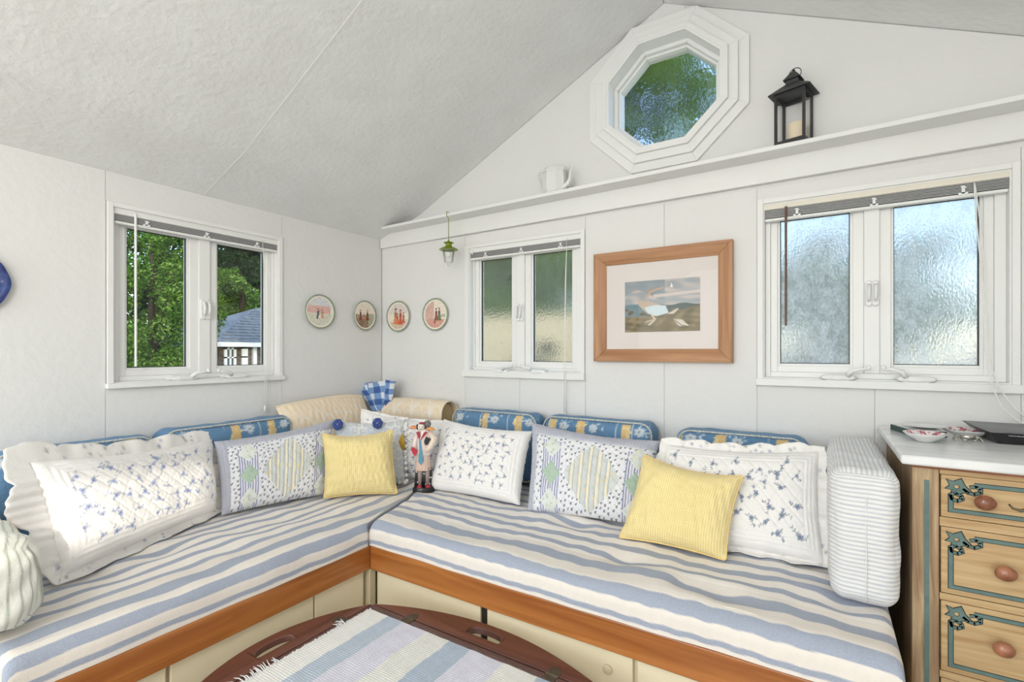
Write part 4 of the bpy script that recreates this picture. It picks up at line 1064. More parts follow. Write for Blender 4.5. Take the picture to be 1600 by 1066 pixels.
for z0, z1 in rails: MB().box(2.3555, bx1 - .051, DY + .001, DY + .018, z0, z1).build('rail', M['pine'], dr)
knobs = [(2.427, .873), (2.459, .728), (2.456, .566), (2.456, .36), (2.456, .15)]
d0x, d1x = 2.3575, bx1 - .053
def motif(x, z, T_, parent, sc=1.0):
    """interlaced corner ornament: five-pointed shape with a hole, loops right and below, outlined"""
    def star(k, y, m_, nm):
        pts = []; pr = [(-.020, .016), (-.009, .0125), (.004, .020), (.010, .006), (.020, -.006), (.006, -.010), (-.002, -.016), (-.008, -.006), (-.022, -.004), (-.015, .004)]
        hole = [(-.004, .006), (.003, .006), (.006, .0), (.002, -.005), (-.004, -.003), (-.006, .002)]
        cx = sum(p[0] for p in pr) / 10; cz = sum(p[1] for p in pr) / 10
        A = [(cx + (a_ - cx) * k, cz + (b_ - cz) * k) for a_, b_ in pr]; n = len(A); B = []
        for a_, b_ in A:
            an = math.atan2(b_ - cz, a_ - cx); rr = .0040 / (1 if k > 1 else .8); B.append((cx + rr * math.cos(an) , cz + rr * math.sin(an)))
        mb = MB()
        for i in range(n):
            j = (i + 1) % n; q = [A[i], A[j], B[j], B[i]]; mb.prism([(x + a_ * sc, y, z + b_ * sc) for a_, b_ in q], [(x + a_ * sc, y - .0005, z + b_ * sc) for a_, b_ in q])
        w = (.0026 if k == 1 else .0042)
        for lp in ([(.008 + .0, -.002), (.016, -.009), (.026, -.011), (.036, -.006), (.036, .002), (.029, .006), (.020, .004)], [(-.010, -.008), (-.004, -.014), (.004, -.018), (.006, -.025), (-.002, -.030), (-.012, -.027), (-.014, -.018), (-.008, -.013)]):
            for p, q in zip(lp[:-1], lp[1:]):
                dx, dz = q[0] - p[0], q[1] - p[1]; l = math.hypot(dx, dz); nx, nz = -dz / l * w, dx / l * w; ex, ez = dx / l * w * .5, dz / l * w * .5
                Q_ = [(p[0] + nx - ex, p[1] + nz - ez), (q[0] + nx + ex, q[1] + nz + ez), (q[0] - nx + ex, q[1] - nz + ez), (p[0] - nx - ex, p[1] - nz - ez)]
                mb.prism([(x + a_ * sc, y, z + b_ * sc) for a_, b_ in Q_], [(x + a_ * sc, y - .0005, z + b_ * sc) for a_, b_ in Q_])
        return mb.build(nm, m_, parent)
    star(1.14, DY - .0002, M['teal_line'], 'motif_outline'); star(1.0, DY - .0009, M['teal'], 'motif')
for k, (z0, z1) in enumerate(zs):
    dw = MB().box(d0x, d1x, DY, DY + .016, z0, z1).build('drawer', M['pine'], dr, bevel=.002)
    i = .013; w_ = .0075
    for nm, mm, y, e in (('border_outline', M['teal_line'], DY - .0001, .0013), ('painted_border', M['teal'], DY - .0008, 0)):
        mb = MB(); yb = y - .0006
        mb.box(d0x + i - e, d0x + i + w_ + e, yb, y, z0 + i - e, z1 - .044 + e); mb.box(d0x + i + w_ + e, d1x - i - w_ - e, yb, y, z0 + i - e, z0 + i + w_ + e)
        mb.box(d1x - i - w_ - e, d1x - i + e, yb, y, z0 + i - e, z1 - .03); mb.box(d0x + .056, d1x - i - w_ - e, yb, y, z1 - i - w_ - e, z1 - i + e)
        mb.build(nm, mm, dw)
    motif(d0x + .030, z1 - .026, None, dw)
    for kx in (knobs[k][0], d1x - (knobs[k][0] - d0x)):
        MB().lathe((kx, DY, knobs[k][1]), [(.008, 0), (.007, .008), (.012, .013), (.0175, .018), (.0185, .023), (.015, .029), (.007, .033), (.001, .034)], 24, 'y', sx=1.0, sy=.88).build('knob', M['knob'], dw, smooth=True)
    if k == 0:
        mb = MB(); mb.tube([(2.468, DY - .002, .872), (2.474, DY - .003, .864), (2.486, DY - .004, .861), (2.500, DY - .004, .868), (2.516, DY - .004, .870)], [.0015, .002, .003, .004, .005], 6)
        mb.lathe((2.520, DY, .862), [(.011, 0), (.010, .003), (.004, .004)], 16, 'y'); mb.ball((2.520, DY - .006, .862), .004, .006, .004)
        mb.build('keyhole_plate', M['brass'], dw, smooth=True)
mt_ = MB().box(2.283, 3.14, -.548, -.008, .940, .962).build('marble_top', M['marble'], dr, bevel=.006, seg=3)
MT = .9622
# objects on the marble
o = thing('box_tray', tuple(at_z(1425, 672, MT)), 'dark green shallow box lying on the marble top under the white plate', 'box')
a_, b_, c_, d_ = at_z(1391, 671, MT), at_z(1428, 683, MT), at_z(1470, 678, MT), at_z(1436, 668, MT)
Pq = [a_, b_, b_ + V((.075, .03, 0)), a_ + V((.09, .03, 0))]
Pq = [V((p.x, min(p.y, -.02), p.z)) for p in Pq]
MB().prism(Pq, [p + V((0, 0, .016)) for p in Pq]).build('shell', mat('dark_green_board', srgb(28, 66, 62), .5), o, bevel=.001)
Pi = [p + (Pq[0] + Pq[2]) * 0 + ((Pq[0] + Pq[2]) / 2 - p) * .06 for p in Pq]
MB().prism([p + V((0, 0, .0162)) for p in Pi], [p + V((0, 0, .0175)) for p in Pi]).build('lid_panel', M['china'], o)
pc = (Pq[0] + Pq[1] + Pq[2] + Pq[3]) / 4
o = MB().lathe(pc + V((.012, -.002, .0180)), [(.02, 0), (.030, .002), (.052, .007), (.054, .008), (.050, .0085), (.028, .004), (.001, .003)], 32).build('white_plate', M['china'], smooth=True, loc=pc)
tag(o, 'plain white plate on the green box at the back of the marble top', 'plate')
def dish(c, r_, label, seed, h=.022):
    t = thing('patterned_bowl', c, label, 'bowl')
    MB().lathe(c, [(r_ * .38, .001), (r_ * .42, .0), (r_ * .45, .004), (r_ * .8, h * .62), (r_ * .99, h), (r_ * 1.0, h + .0015), (r_ * .97, h + .0005), (r_ * .78, h * .68), (r_ * .42, .007), (.001, .006)], 32).build('bowl', M['china'], t, smooth=True)
    nr, nt_ = 24, 140; R_, A_ = np.meshgrid(np.linspace(.02, .96, nr), np.linspace(0, 2 * PI, nt_)); X, Y = R_ * np.cos(A_), R_ * np.sin(A_)
    Zp = np.interp(R_, [0, .42, .78, .97], [.0075, .0082, h * .70, h + .0012])
    f = wob(X, Y, seed, 3.6, 7) + .5 * np.cos(A_ * 8) * (R_ > .6); m = np.clip(f * 3, 0, 1)[..., None]
    C = np.array(srgb(238, 226, 224)) * (1 - m) + np.array(srgb(178, 92, 104)) * m
    grid('pink_pattern', np.stack([c[0] + X * r_, c[1] + Y * r_, c[2] + Zp + .0006], -1), M['glaze'], t, col=C)
dish(at_z(1445, 690, MT), .046, 'small bowl with dense red print at the front left of the marble top', 3)
dish(at_z(1509, 683, MT) + V((0, .0, 0)), .052, 'slightly larger pink and white bowl behind the silver crab ornament', 4, .02)
cb = at_z(1512, 690, MT)
o = thing('crab_ornament', cb, 'small tarnished silver crab ornament on the marble top', 'ornament')
MB().ball(cb + V((0, 0, .012)), .016, .011, .009).build('body', M['silver'], o, smooth=True)
for s in (-1, 1):
    for k, q in enumerate((-.5, 0, .5)):
        MB().tube([cb + V((s * .012, q * .014, .010)), cb + V((s * .022, q * .026, .013)), cb + V((s * .028, q * .034 - .004, .0012))], [.0022, .0018, .001], 6).build('leg', M['silver'], o, smooth=True)
for s in (-1, 1):
    mb = MB(); mb.tube([cb + V((s * .008, -.009, .010)), cb + V((s * .016, -.020, .011)), cb + V((s * .008, -.027, .006))], [.003, .003, .0012], 6); mb.ball(cb + V((s * .010, -.025, .007)), .005, .004, .003); mb.build('claw', M['silver'], o, smooth=True)
# faceted black device
o = thing('router', at_z(1590, 690, MT), 'black faceted electronic box at the right edge of the marble top', 'electronic box')
g0 = at_z(1548, 680, MT); f0 = at_z(1566, 696, MT); T1 = at_z(1538, 667, MT + .030)
fl = V((2.512, -.245, MT + .001)); L_ = .24; D_ = .16
lo = [fl, fl + V((L_, 0, 0)), fl + V((L_, D_, 0)), fl + V((.0, D_, 0)), fl + V((-.006, D_ * .5, 0))]
hi = [fl + V((-.012, -.004, .026)), fl + V((L_, -.004, .026)), fl + V((L_, D_ + .012, .034)), fl + V((-.035, D_ + .02, .034)), fl + V((-.03, D_ * .5, .031))]
MB().prism(lo, hi).build('shell', M['device'], o, bevel=.0008, seg=1)
ins = [fl + V((.012, .022, .0268)), fl + V((L_ - .01, .022, .0268)), fl + V((L_ - .01, .11, .032)), fl + V((.03, .11, .032))]
tp = [hi[0] + V((.001, .001, .0006)), hi[1] + V((-.002, .001, .0006)), hi[2] + V((-.002, -.002, .0006)), hi[3] + V((.002, -.002, .0006)), hi[4] + V((.002, 0, .0006))]
MB().add([tuple(p) for p in tp], [(0, 1, 2, 3, 4)]).build('top_cover', M['device2'], o)
tp = [hi[0] + V((.02, .004, .0012)), hi[1] + V((-.002, .004, .0012)), hi[1] + V((-.002, .07, .0042)), hi[0] + V((.055, .07, .0042))]
MB().add([tuple(p) for p in tp], [(0, 1, 2, 3)]).build('inset', M['device'], o)
mb = MB()
for k in range(11): mb.box(fl.x + .02 + k * .0036, fl.x + .0222 + k * .0036 + (.0006 if k % 3 else 0), fl.y - .0048 - .0004, fl.y - .0042, MT + .0215, MT + .0235 + (.0006 if k % 2 else 0))
mb.build('lettering', mat('grey_print', (.35, .35, .36), .5), o)
# ------------------------------------------------------------------ things on the shelf
def oct_ring(c, rx, ry, z, n=8, ph=PI / 8): return [V((c.x + rx * math.cos(ph + 2 * PI * k / n), c.y + ry * math.sin(ph + 2 * PI * k / n), z)) for k in range(n)]
tc = V((at_y(866, 290, -.055).x, -.054, 0)); tc.z = shelf_z(tc.x)
tp = thing('teapot', tc, 'white faceted china teapot without lid on the shelf left of the octagonal window', 'teapot')
mb = MB(); mb.loft([oct_ring(tc, r_ * 1.15, r_ * .75, tc.z + h * 1.1) for r_, h in ((.048, 0), (.050, .006), (.045, .012), (.0485, .02), (.050, .05), (.046, .088), (.053, .094), (.048, .104), (.040, .112), (.036, .114), (.033, .108))])
mb.build('body', M['china'], tp, bevel=.001)
mb = MB(); mb.tube([tc + V((.046, -.006, .026)), tc + V((.068, -.008, .034)), tc + V((.080, -.009, .054)), tc + V((.083, -.009, .082)), tc + V((.094, -.010, .106))], [.012, .0105, .008, .006, .0045], 8); mb.build('spout', M['china'], tp, smooth='auto')
mb = MB(); mb.tube([tc + V((-.048, 0, .106)), tc + V((-.066, 0, .118)), tc + V((-.080, 0, .108)), tc + V((-.082, 0, .086)), tc + V((-.070, 0, .062)), tc + V((-.068, 0, .044)), tc + V((-.050, 0, .022))], [.0045] * 7, 8); mb.build('handle', M['china'], tp, smooth=True)
# candle lantern
LX0, LX1 = at_y(1214, 200, -.098).x, at_y(1265, 200, -.098).x
lc = V(((LX0 + LX1) / 2, -.054, shelf_z((LX0 + LX1) / 2))); hw = (LX1 - LX0) / 2; hd = .044; H_ = .176
la = thing('candle_lantern', lc, 'black metal candle lantern with glass sides standing on the shelf', 'lantern')
def fr(mb, x0, x1, y0, y1, z0, z1): mb.box(lc.x + x0, lc.x + x1, lc.y + y0, lc.y + y1, lc.z + z0, lc.z + z1)
mb = MB(); fr(mb, -hw, hw, -hd, hd, 0, .006); mb.build('base', M['black'], la, bevel=.001)
p_ = .0085
for sx in (-1, 1):
    for sy in (-1, 1):
        mb = MB(); fr(mb, *sorted((sx * hw, sx * (hw - p_))), *sorted((sy * hd, sy * (hd - p_))), .006, H_); mb.build('corner_post', M['black'], la, bevel=.0008)
for z0, z1 in ((.006, .014), (H_ - .012, H_)):
    mb = MB()
    for sy in (-1, 1): fr(mb, -hw + p_ - .002, hw - p_ + .002, *sorted((sy * (hd - .0002), sy * (hd - .004))), z0, z1)
    for sx in (-1, 1): fr(mb, *sorted((sx * (hw - .0002), sx * (hw - .004))), -hd + p_ - .002, hd - p_ + .002, z0, z1)
    o = mb.build('frame_rail', M['black'], la)
for sy in (-1, 1):
    MB().add([lc + V((a_, sy * (hd - .002), b_)) for a_, b_ in ((-hw + p_, .014), (hw - p_, .014), (hw - p_, H_ - .012), (-hw + p_, H_ - .012))], [(0, 1, 2, 3)]).build('pane', M['glass'], la)
for sx in (-1, 1):
    MB().add([lc + V((sx * (hw - .002), a_, b_)) for a_, b_ in ((-hd + p_, .014), (hd - p_, .014), (hd - p_, H_ - .012), (-hd + p_, H_ - .012))], [(0, 1, 2, 3)]).build('pane', M['glass'], la)
def sq(a_, b_, z): return [lc + V((sx * a_, sy * b_, z)) for sx, sy in ((-1, -1), (1, -1), (1, 1), (-1, 1))]
MB().loft([sq(hw + .017, hd + .009, H_ - .001), sq(hw + .017, hd + .009, H_ + .002), sq(hw * .42, hd * .5, H_ + .034), sq(hw * .40, hd * .48, H_ + .035)]).build('roof', M['black'], la)
mb = MB(); mb.loft([sq(.019, .017, H_ + .034), sq(.019, .017, H_ + .049)]); ch = mb.build('chimney', M['black'], la)
mb = MB()
for k in range(-2, 3):
    for j in (0, 1): mb.box(lc.x + k * .0075 - .0022, lc.x + k * .0075 + .0022, lc.y - .0176, lc.y - .0172, lc.z + H_ + .037 + j * .006 , lc.z + H_ + .0405 + j * .006)
mb.build('vent_hole', mat('vent_grey', (.10, .10, .10), .6), ch, kind='stuff')
MB().loft([sq(.026, .024, H_ + .049), sq(.026, .024, H_ + .051), sq(.006, .006, H_ + .079), sq(.004, .004, H_ + .080)]).build('cap', M['black'], la)
MB().ball(lc + V((0, 0, H_ + .083)), .005, .005, .005).build('finial', M['black'], la, smooth=True)
MB().tube([lc + V((.005 + .019 * math.cos(a_) , -.002, H_ + .070 + .019 * math.sin(a_))) for a_ in [2 * PI * k / 24 for k in range(25)]], .0013, 6).build('ring_handle', M['black'], la, smooth=True)
c0 = lc + V((.010, .004, .0065))
cn = MB().lathe(c0, [(.0275, 0), (.028, .003), (.028, .066), (.026, .071), (.020, .073), (.017, .069), (.002, .068)], 32).build('pillar_candle', M['wax'], smooth='auto', loc=c0)
tag(cn, 'cream pillar candle standing inside the black lantern', 'candle')
MB().tube([c0 + V((0, 0, .068)), c0 + V((.001, 0, .075))], .0009, 5).build('wick', M['dark'], cn)
la.rotation_euler.z = -.26
# green hanging lantern
gy = -.112; hk = at_y(700, 332, gy); capc = at_y(701, 391, gy); bt = at_y(701, 421, gy)
gl = thing('hanging_lantern', V((capc.x, gy, bt.z)), 'small green enamel lantern with glass jar hanging from the shelf by a wire hook', 'lantern')
sh_ = shelf_z(hk.x)
MB().tube([V((capc.x - .012, gy + .018, sh_ + .002)), V((capc.x - .014, gy + .008, sh_ + .006)), V((capc.x - .012, gy - .002, sh_ + .003)), V((capc.x - .011, gy - .002, sh_ - .016)), V((capc.x, gy, sh_ - .030)), V((capc.x, gy, capc.z + .035))], .0017, 6).build('wire_hook', M['green'], gl, smooth=True)
g0 = V((capc.x, gy, capc.z))
MB().lathe(g0, [(.045, .000), (.047, .002), (.034, .011), (.020, .016), (.016, .018), (.015, .033), (.025, .035), (.025, .037), (.008, .041), (.004, .048), (.001, .05)], 32).build('cap', M['green'], gl, smooth='auto')
jr = MB().lathe(g0 + V((0, 0, 0)), [(.031, .0), (.030, -.004), (.023, -.056), (.021, -.060), (.001, -.061)], 28).build('glass_jar', M['glass'], gl, smooth='auto')
MB().lathe(g0, [(.006, -.061), (.005, -.066), (.006, -.073), (.003, -.078), (.001, -.079)], 12).build('glass_knob', M['glass'], gl, smooth=True)
mb = MB()
for k in range(0):
    a_ = 2 * PI * k / 6; mb.tube([g0 + V((.0325 * math.cos(a_), .0325 * math.sin(a_), .001)), g0 + V((.0245 * math.cos(a_), .0245 * math.sin(a_), -.058))], .0006, 4)
mb.lathe(g0, [(.010, -.012), (.010, -.030), (.006, -.034)], 12); mb.build('bulb_holder', M['cord'], gl)

# ------------------------------------------------------------------ oval wall plates
def plate_art(kind):
    cv = Cv(2.1, 2.1, .02, (240, 230, 214)); r = random.Random(kind + 30); O = 1.05
    D = lambda X, Y: np.hypot(X - O, Y - O)
    if kind == 0:
        cv.fill(lambda X, Y: (D(X, Y) < .82) & (Y > O + .25), (218, 220, 224)); cv.fill(lambda X, Y: (D(X, Y) < .82) & (np.abs(Y - O - .12) < .22) & (X < O + .7), (226, 176, 168))
        cv.fill(lambda X, Y: (D(X, Y) < .82) & (Y < O - .12), (214, 214, 196)); figs = [(-.12, -.30, (70, 76, 80), 1.0), (-.02, -.30, (236, 226, 210), .8), (.16, -.28, (216, 160, 120), .9)]
    elif kind == 1:
        cv.fill(lambda X, Y: (D(X, Y) < .82) & (Y < O + .05), (150, 138, 104)); cv.fill(lambda X, Y: (D(X, Y) < .82) & (Y < O - .3), (134, 110, 88))
        cv.fill(lambda X, Y: (D(X, Y) < .82) & (Y < O + .12) & (X > O + .3), (164, 176, 150)); figs = [(-.38, -.18, (132, 62, 50), 1.15), (-.1, -.18, (196, 120, 100), .7), (.22, -.16, (140, 54, 48), 1.1)]
    elif kind == 2:
        cv.fill(lambda X, Y: (D(X, Y) < .82) & (Y > O + .2), (222, 212, 206)); cv.fill(lambda X, Y: (D(X, Y) < .82) & (Y < O - .35), (222, 196, 176)); figs = [(-.22, -.30, (216, 140, 90), 1.7), (.20, -.34, (208, 98, 74), 1.6), (.46, -.30, (196, 110, 90), 1.1), (-.05, -.38, (222, 120, 80), 1.2)]
    else:
        cv.fill(lambda X, Y: (D(X, Y) < .82) & (X < O - .1), (220, 178, 166)); cv.fill(lambda X, Y: (D(X, Y) < .82) & (X > O) & (Y < O) & (Y > O - .2), (182, 190, 160)); cv.fill(lambda X, Y: (D(X, Y) < .82) & (Y < O - .3), (214, 160, 142)); figs = [(.08, -.22, (150, 84, 74), 1.25), (.32, -.22, (118, 118, 84), 1.3), (-.05, -.5, (168, 70, 60), .5)]
    for _ in range(150):
        a_ = r.uniform(0, 2 * PI); q = .8 * math.sqrt(r.random()); base = cv.at(np.array([O + q * math.cos(a_)]), np.array([O + q * math.sin(a_)]))[0]
        cv.disc(O + q * math.cos(a_), O + q * math.sin(a_), r.uniform(.02, .07), r.uniform(.01, .03), r.choice(((190, 130, 118), (150, 150, 120), (226, 200, 184), (236, 226, 212), (180, 176, 160))), r.uniform(-.5, .5), .55)
    for fx, fy, c_, s in figs:
        cv.poly([(O + fx - .13 * s, O + fy - .12 * s), (O + fx + .13 * s, O + fy - .12 * s), (O + fx + .05 * s, O + fy + .20 * s), (O + fx - .05 * s, O + fy + .20 * s)], c_)
        cv.disc(O + fx, O + fy + .25 * s, .07 * s, .12 * s, tuple(int(v * .8) for v in c_)); cv.disc(O + fx, O + fy + .40 * s, .045 * s, .06 * s, (206, 160, 138)); cv.disc(O + fx, O + fy + .45 * s, .055 * s, .03 * s, (80, 60, 56))
    return cv
rimM = mat('green_rim_glaze', srgb(164, 178, 156), .25, var=srgb(120, 140, 118), scale=180, amt=.9)
def oval_plate(T, u, z, ru, rz, kind, label):
    t = thing('decorative_plate', T(u, z - rz, -.004), label, 'plate', 'oval picture plates on both walls'); n = 64
    def ring(f, d): return [V(T(u + ru * f * math.cos(2 * PI * k / n), z + rz * f * math.sin(2 * PI * k / n), d)) for k in range(n)]
    MB().loft([ring(.62, -.002), ring(.66, -.006), ring(.9, -.011), ring(.98, -.0155), ring(1.0, -.016), ring(1.0, -.0175), ring(.985, -.0185), ring(.9, -.0135)]).build('plate_body', M['china'], t, smooth=True)
    rg = MB(); rg.loft([ring(1.0, -.0176), ring(.995, -.0190), ring(.93, -.0168), ring(.90, -.0150)], cap=False); rg.build('rim_band', rimM, t, smooth=True)
    cv = plate_art(kind); R_, A_ = np.meshgrid(np.linspace(0, .91, 44), np.linspace(0, 2 * PI, 129)); X, Y = R_ * np.cos(A_), R_ * np.sin(A_)
    C = cv.at(X + 1.05, Y + 1.05); Dp = np.interp(R_, [0, .7, .91], [-.0140, -.0142, -.0156])
    sx = -1 if T is lT and False else 1
    Pn = np.array([[T(u + ru * X[i, j] * sx, z + rz * Y[i, j], Dp[i, j]) for j in range(X.shape[1])] for i in range(X.shape[0])])
    grid('painted_scene', Pn, M['glaze'], t, col=C)
oval_plate(lT, -.422, 1.398, .088, .086, 0, 'oval plate showing two figures by pink cliffs, leftmost of the four')
oval_plate(lT, -.137, 1.396, .079, .082, 1, 'oval plate showing three dark figures on a brown shore, just left of the room corner')
oval_plate(gT, .142, 1.394, .088, .086, 2, 'oval plate showing women in orange dresses, just right of the room corner')
oval_plate(gT, .412, 1.394, .087, .086, 3, 'oval plate with a pair standing by pink rocks, nearest the green lantern')
# blue plate, mostly out of frame
t = thing('blue_plate', (.01, -1.625, 1.30), 'dark blue glazed plate with pale centre cut off by the left edge', 'plate'); n = 48; navy = mat('navy_glaze', srgb(30, 46, 108), .15, var=srgb(60, 90, 160), scale=50, amt=.6, coat=.5)
def ring(f, d): return [V((-d, -1.618 + .094 * f * math.cos(2 * PI * k / n) * (1 + .012 * math.cos(8 * 2 * PI * k / n)), 1.408 + .094 * f * math.sin(2 * PI * k / n) * (1 + .012 * math.cos(8 * 2 * PI * k / n)))) for k in range(n)]
MB().loft([ring(.6, -.002), ring(.9, -.010), ring(1.0, -.018), ring(.99, -.0195), ring(.88, -.0135), ring(.62, -.009), ring(.5, -.009)]).build('rim', navy, t, smooth=True)
MB().loft([ring(.55, -.0092), ring(.52, -.0100), ring(.02, -.0100)]).build('centre', mat('pale_glaze', srgb(200, 206, 224), .2), t, smooth=True)

# ------------------------------------------------------------------ framed watercolour
px0, px1, pz0, pz1 = 1.309, 1.855, 1.157, 1.613
t = thing('framed_picture', ((px0 + px1) / 2, 0, pz0), 'watercolour of driftwood on a beach in a wide light brown wooden frame', 'picture')
fw = .052
def bar(pts, m_):   # mitred, profile raised at the outer edge
    o_, i_ = pts
    MB().loft([[V((o_[0][0], 0, o_[0][1])), V((o_[0][0], -.028, o_[0][1])), V((o_[0][0] * .75 + i_[0][0] * .25, -.030, o_[0][1] * .75 + i_[0][1] * .25)), V((i_[0][0], -.012, i_[0][1])), V((i_[0][0], 0, i_[0][1]))],
               [V((o_[1][0], 0, o_[1][1])), V((o_[1][0], -.028, o_[1][1])), V((o_[1][0] * .75 + i_[1][0] * .25, -.030, o_[1][1] * .75 + i_[1][1] * .25)), V((i_[1][0], -.012, i_[1][1])), V((i_[1][0], 0, i_[1][1]))]]).build('frame_bar', m_, t, bevel=.0015)
e = .0004
O_ = [(px0, pz0), (px1, pz0), (px1, pz1), (px0, pz1)]; I_ = [(px0 + fw, pz0 + fw), (px1 - fw, pz0 + fw), (px1 - fw, pz1 - fw), (px0 + fw, pz1 - fw)]
for k, m_ in enumerate((M['oak'], M['oak_z'], M['oak'], M['oak_z'])):
    j = (k + 1) % 4; bar(((O_[k], O_[j]), (I_[k], I_[j])), m_)
MB().box(px0 + fw - .004, px1 - fw + .004, -.008, -.001, pz0 + fw - .004, pz1 - fw + .004).build('mat_board', mat('mat_board_paint', srgb(228, 220, 216), .8), t)
ax0, ax1, az0, az1 = 1.441, 1.738, 1.278, 1.486
w_, h_ = ax1 - ax0, az1 - az0; cv = Cv(w_, h_, .0014, (150, 160, 166)); r = random.Random(77)
q = cv.Y / h_; n1 = wob(cv.X * 6, cv.Y * 14, 3, 1.5, 7)
sk = np.array(srgb(166, 172, 176)) * (1 - np.clip(n1 + .3, 0, 1))[..., None] + np.array(srgb(206, 196, 190)) * np.clip(n1 + .3, 0, 1)[..., None]; cv.c[:] = sk
cv.fill(lambda X, Y: (Y / h_ > .72 + .10 * np.sin(X * 30)) & (X < w_ * .55), (140, 154, 162), .7)
cv.fill(lambda X, Y: (np.abs(Y / h_ - .66 - (X / w_) * .08) < .03) & (X > w_ * .4), (226, 212, 202), .8)
cv.fill(lambda X, Y: (Y / h_ < .52 + .02 * np.sin(X * 60)), (92, 104, 100)); cv.fill(lambda X, Y: (Y / h_ < .44 + .05 * np.sin(X * 25)), (134, 120, 92))
n2 = wob(cv.X * 12, cv.Y * 22, 8, 1.2, 7); cv.fill(lambda X, Y: (Y / h_ < .44) & (n2 > .25), (168, 150, 118), .6); cv.fill(lambda X, Y: (Y / h_ < .46) & (n2 < -.4), (96, 90, 70), .6)
cv.fill(lambda X, Y: (X < w_ * .35) & (Y / h_ < .55) & (Y / h_ > .3) & (n2 > -.5), (120, 150, 160), .8)
cv.poly([(w_ * a_, h_ * b_) for a_, b_ in ((.18, .62), (.30, .60), (.42, .56), (.50, .52), (.50, .40), (.38, .33), (.28, .40), (.20, .52))], (202, 182, 160))
cv.poly([(w_ * a_, h_ * b_) for a_, b_ in ((.28, .48), (.42, .52), (.56, .50), (.60, .36), (.44, .30), (.32, .36))], (214, 228, 232))
cv.curve([(w_ * a_, h_ * b_) for a_, b_ in ((.30, .58), (.32, .72), (.36, .78), (.44, .82), (.52, .84))], .0045, (206, 176, 152)); cv.curve([(w_ * .32, h_ * .74), (w_ * .33, h_ * .84)], .003, (190, 160, 140))
cv.curve([(w_ * a_, h_ * b_) for a_, b_ in ((.36, .36), (.42, .24), (.34, .14))], .004, (222, 208, 190)); cv.curve([(w_ * .42, h_ * .24), (w_ * .30, h_ * .20)], .003, (210, 196, 178))
cv.poly([(w_ * a_, h_ * b_) for a_, b_ in ((.58, .34), (.72, .44), (.74, .42), (.66, .33))], (220, 206, 190)); cv.curve([(w_ * .60, h_ * .33), (w_ * .66, h_ * .30), (w_ * .73, h_ * .42)], .0012, (70, 60, 50))
cv.poly([(w_ * a_, h_ * b_) for a_, b_ in ((.66, .24), (.78, .22), (.86, .10), (.74, .10), (.70, .16))], (224, 212, 200)); cv.curve([(w_ * .68, h_ * .22), (w_ * .76, h_ * .12), (w_ * .88, h_ * .08)], .0014, (80, 66, 56))
cv.poly([(w_ * .62, h_ * .84), (w_ * .66, h_ * .84), (w_ * .635, h_ * .94)], (240, 234, 228))
P = np.stack([ax0 + cv.X, 0 * cv.X - .0086, az0 + cv.Y], -1); grid('watercolour', P, M['paper'], t, col=cv.c)
MB().add([(px0 + fw - .002, -.0105, pz0 + fw - .002), (px1 - fw + .002, -.0105, pz0 + fw - .002), (px1 - fw + .002, -.0105, pz1 - fw + .002), (px0 + fw - .002, -.0105, pz1 - fw + .002)], [(0, 1, 2, 3)]).build('picture_glass', glass_clear('picture_glass', (1, 1, 1), .018), t)

# ------------------------------------------------------------------ figurine
fb = at_z(662, 768, .607); fb.z = .607
vf = (CAM - fb); vf.z = 0; vf.normalize(); vr = V((-vf.y, vf.x, 0))     # vr points to the right as seen by the viewer
vr = V((vf.y, -vf.x, 0)) if V((vf.y, -vf.x, 0)).dot(RT) > 0 else vr
sc = .287 / 112.0       # metres per picture pixel at its distance
def fp(x, y, d=0): return fb + vr * ((x - 662) * sc) + V((0, 0, (768 - y) * sc)) + vf * d
fg = thing('figurine', fb, 'tall painted figurine in card-motif coat and pleated skirt standing in the bench corner', 'figurine')
cm = lambda n_, c, rg=.35: mat(n_, srgb(*c), rg, coat=.3)
rotf = Matrix((vr, vf, V((0, 0, 1)))).transposed()
def fpoly(pts, d, th, name, m_, bev=.001, par=None):
    a_ = [fp(x, y, d) for x, y in pts]; b_ = [fp(x, y, d + th) for x, y in pts]; return MB().prism(a_, b_).build(name, m_, par or fg, bevel=bev)
MB().loft([[fb + rotf @ V((rx * math.cos(a_), rx * .62 * math.sin(a_), h)) for a_ in [2 * PI * k / 24 for k in range(24)]] for rx, h in ((.046, 0), (.047, .006), (.043, .020), (.040, .022))]).build('base', cm('black_glaze', (26, 24, 26)), fg, smooth='auto')
skin = cm('skin_glaze', (236, 206, 196)); grey = cm('grey_stocking', (150, 136, 130)); red = cm('red_glaze', (168, 50, 66)); dkf = cm('dark_flower_ground', (44, 46, 44)); whf = cm('white_glaze', (236, 228, 214))
mb = MB(); mb.loft([[fb + rotf @ V((w_ * math.cos(a_), -.012 + w_ * .4 * math.sin(a_), h)) for a_ in [2 * PI * k / 20 for k in range(20)]] for w_, h in ((.040, .022), (.036, .060), (.034, .098))]); back = mb.build('flower_column', dkf, fg, smooth=True)
r = random.Random(3)
for k in range(20):
    a_ = r.uniform(-1.0, 1.0); x = math.sin(a_) * .036; z = r.uniform(.024, .094)
    MB().ball(fb + rotf @ V((x, -.012 + .0150 * math.cos(a_) , z)), .0042, .003, .0042, 8, 5).build('flower', whf, back, smooth=True)
for sx in (-1, 1):
    x0 = 662 + sx * 6.2
    MB().tube([fp(x0, 757, .006), fp(x0, 745, .006), fp(x0 - sx * .5, 728, .006)], [.0075, .0085, .0105], 12).build('leg', grey, fg, smooth=True)
    MB().ball(fp(x0 + sx * .5, 758.5, .014), .012, .016, .007, 12, 8, rot=rotf).build('shoe', red, fg, smooth=True)
rings = []
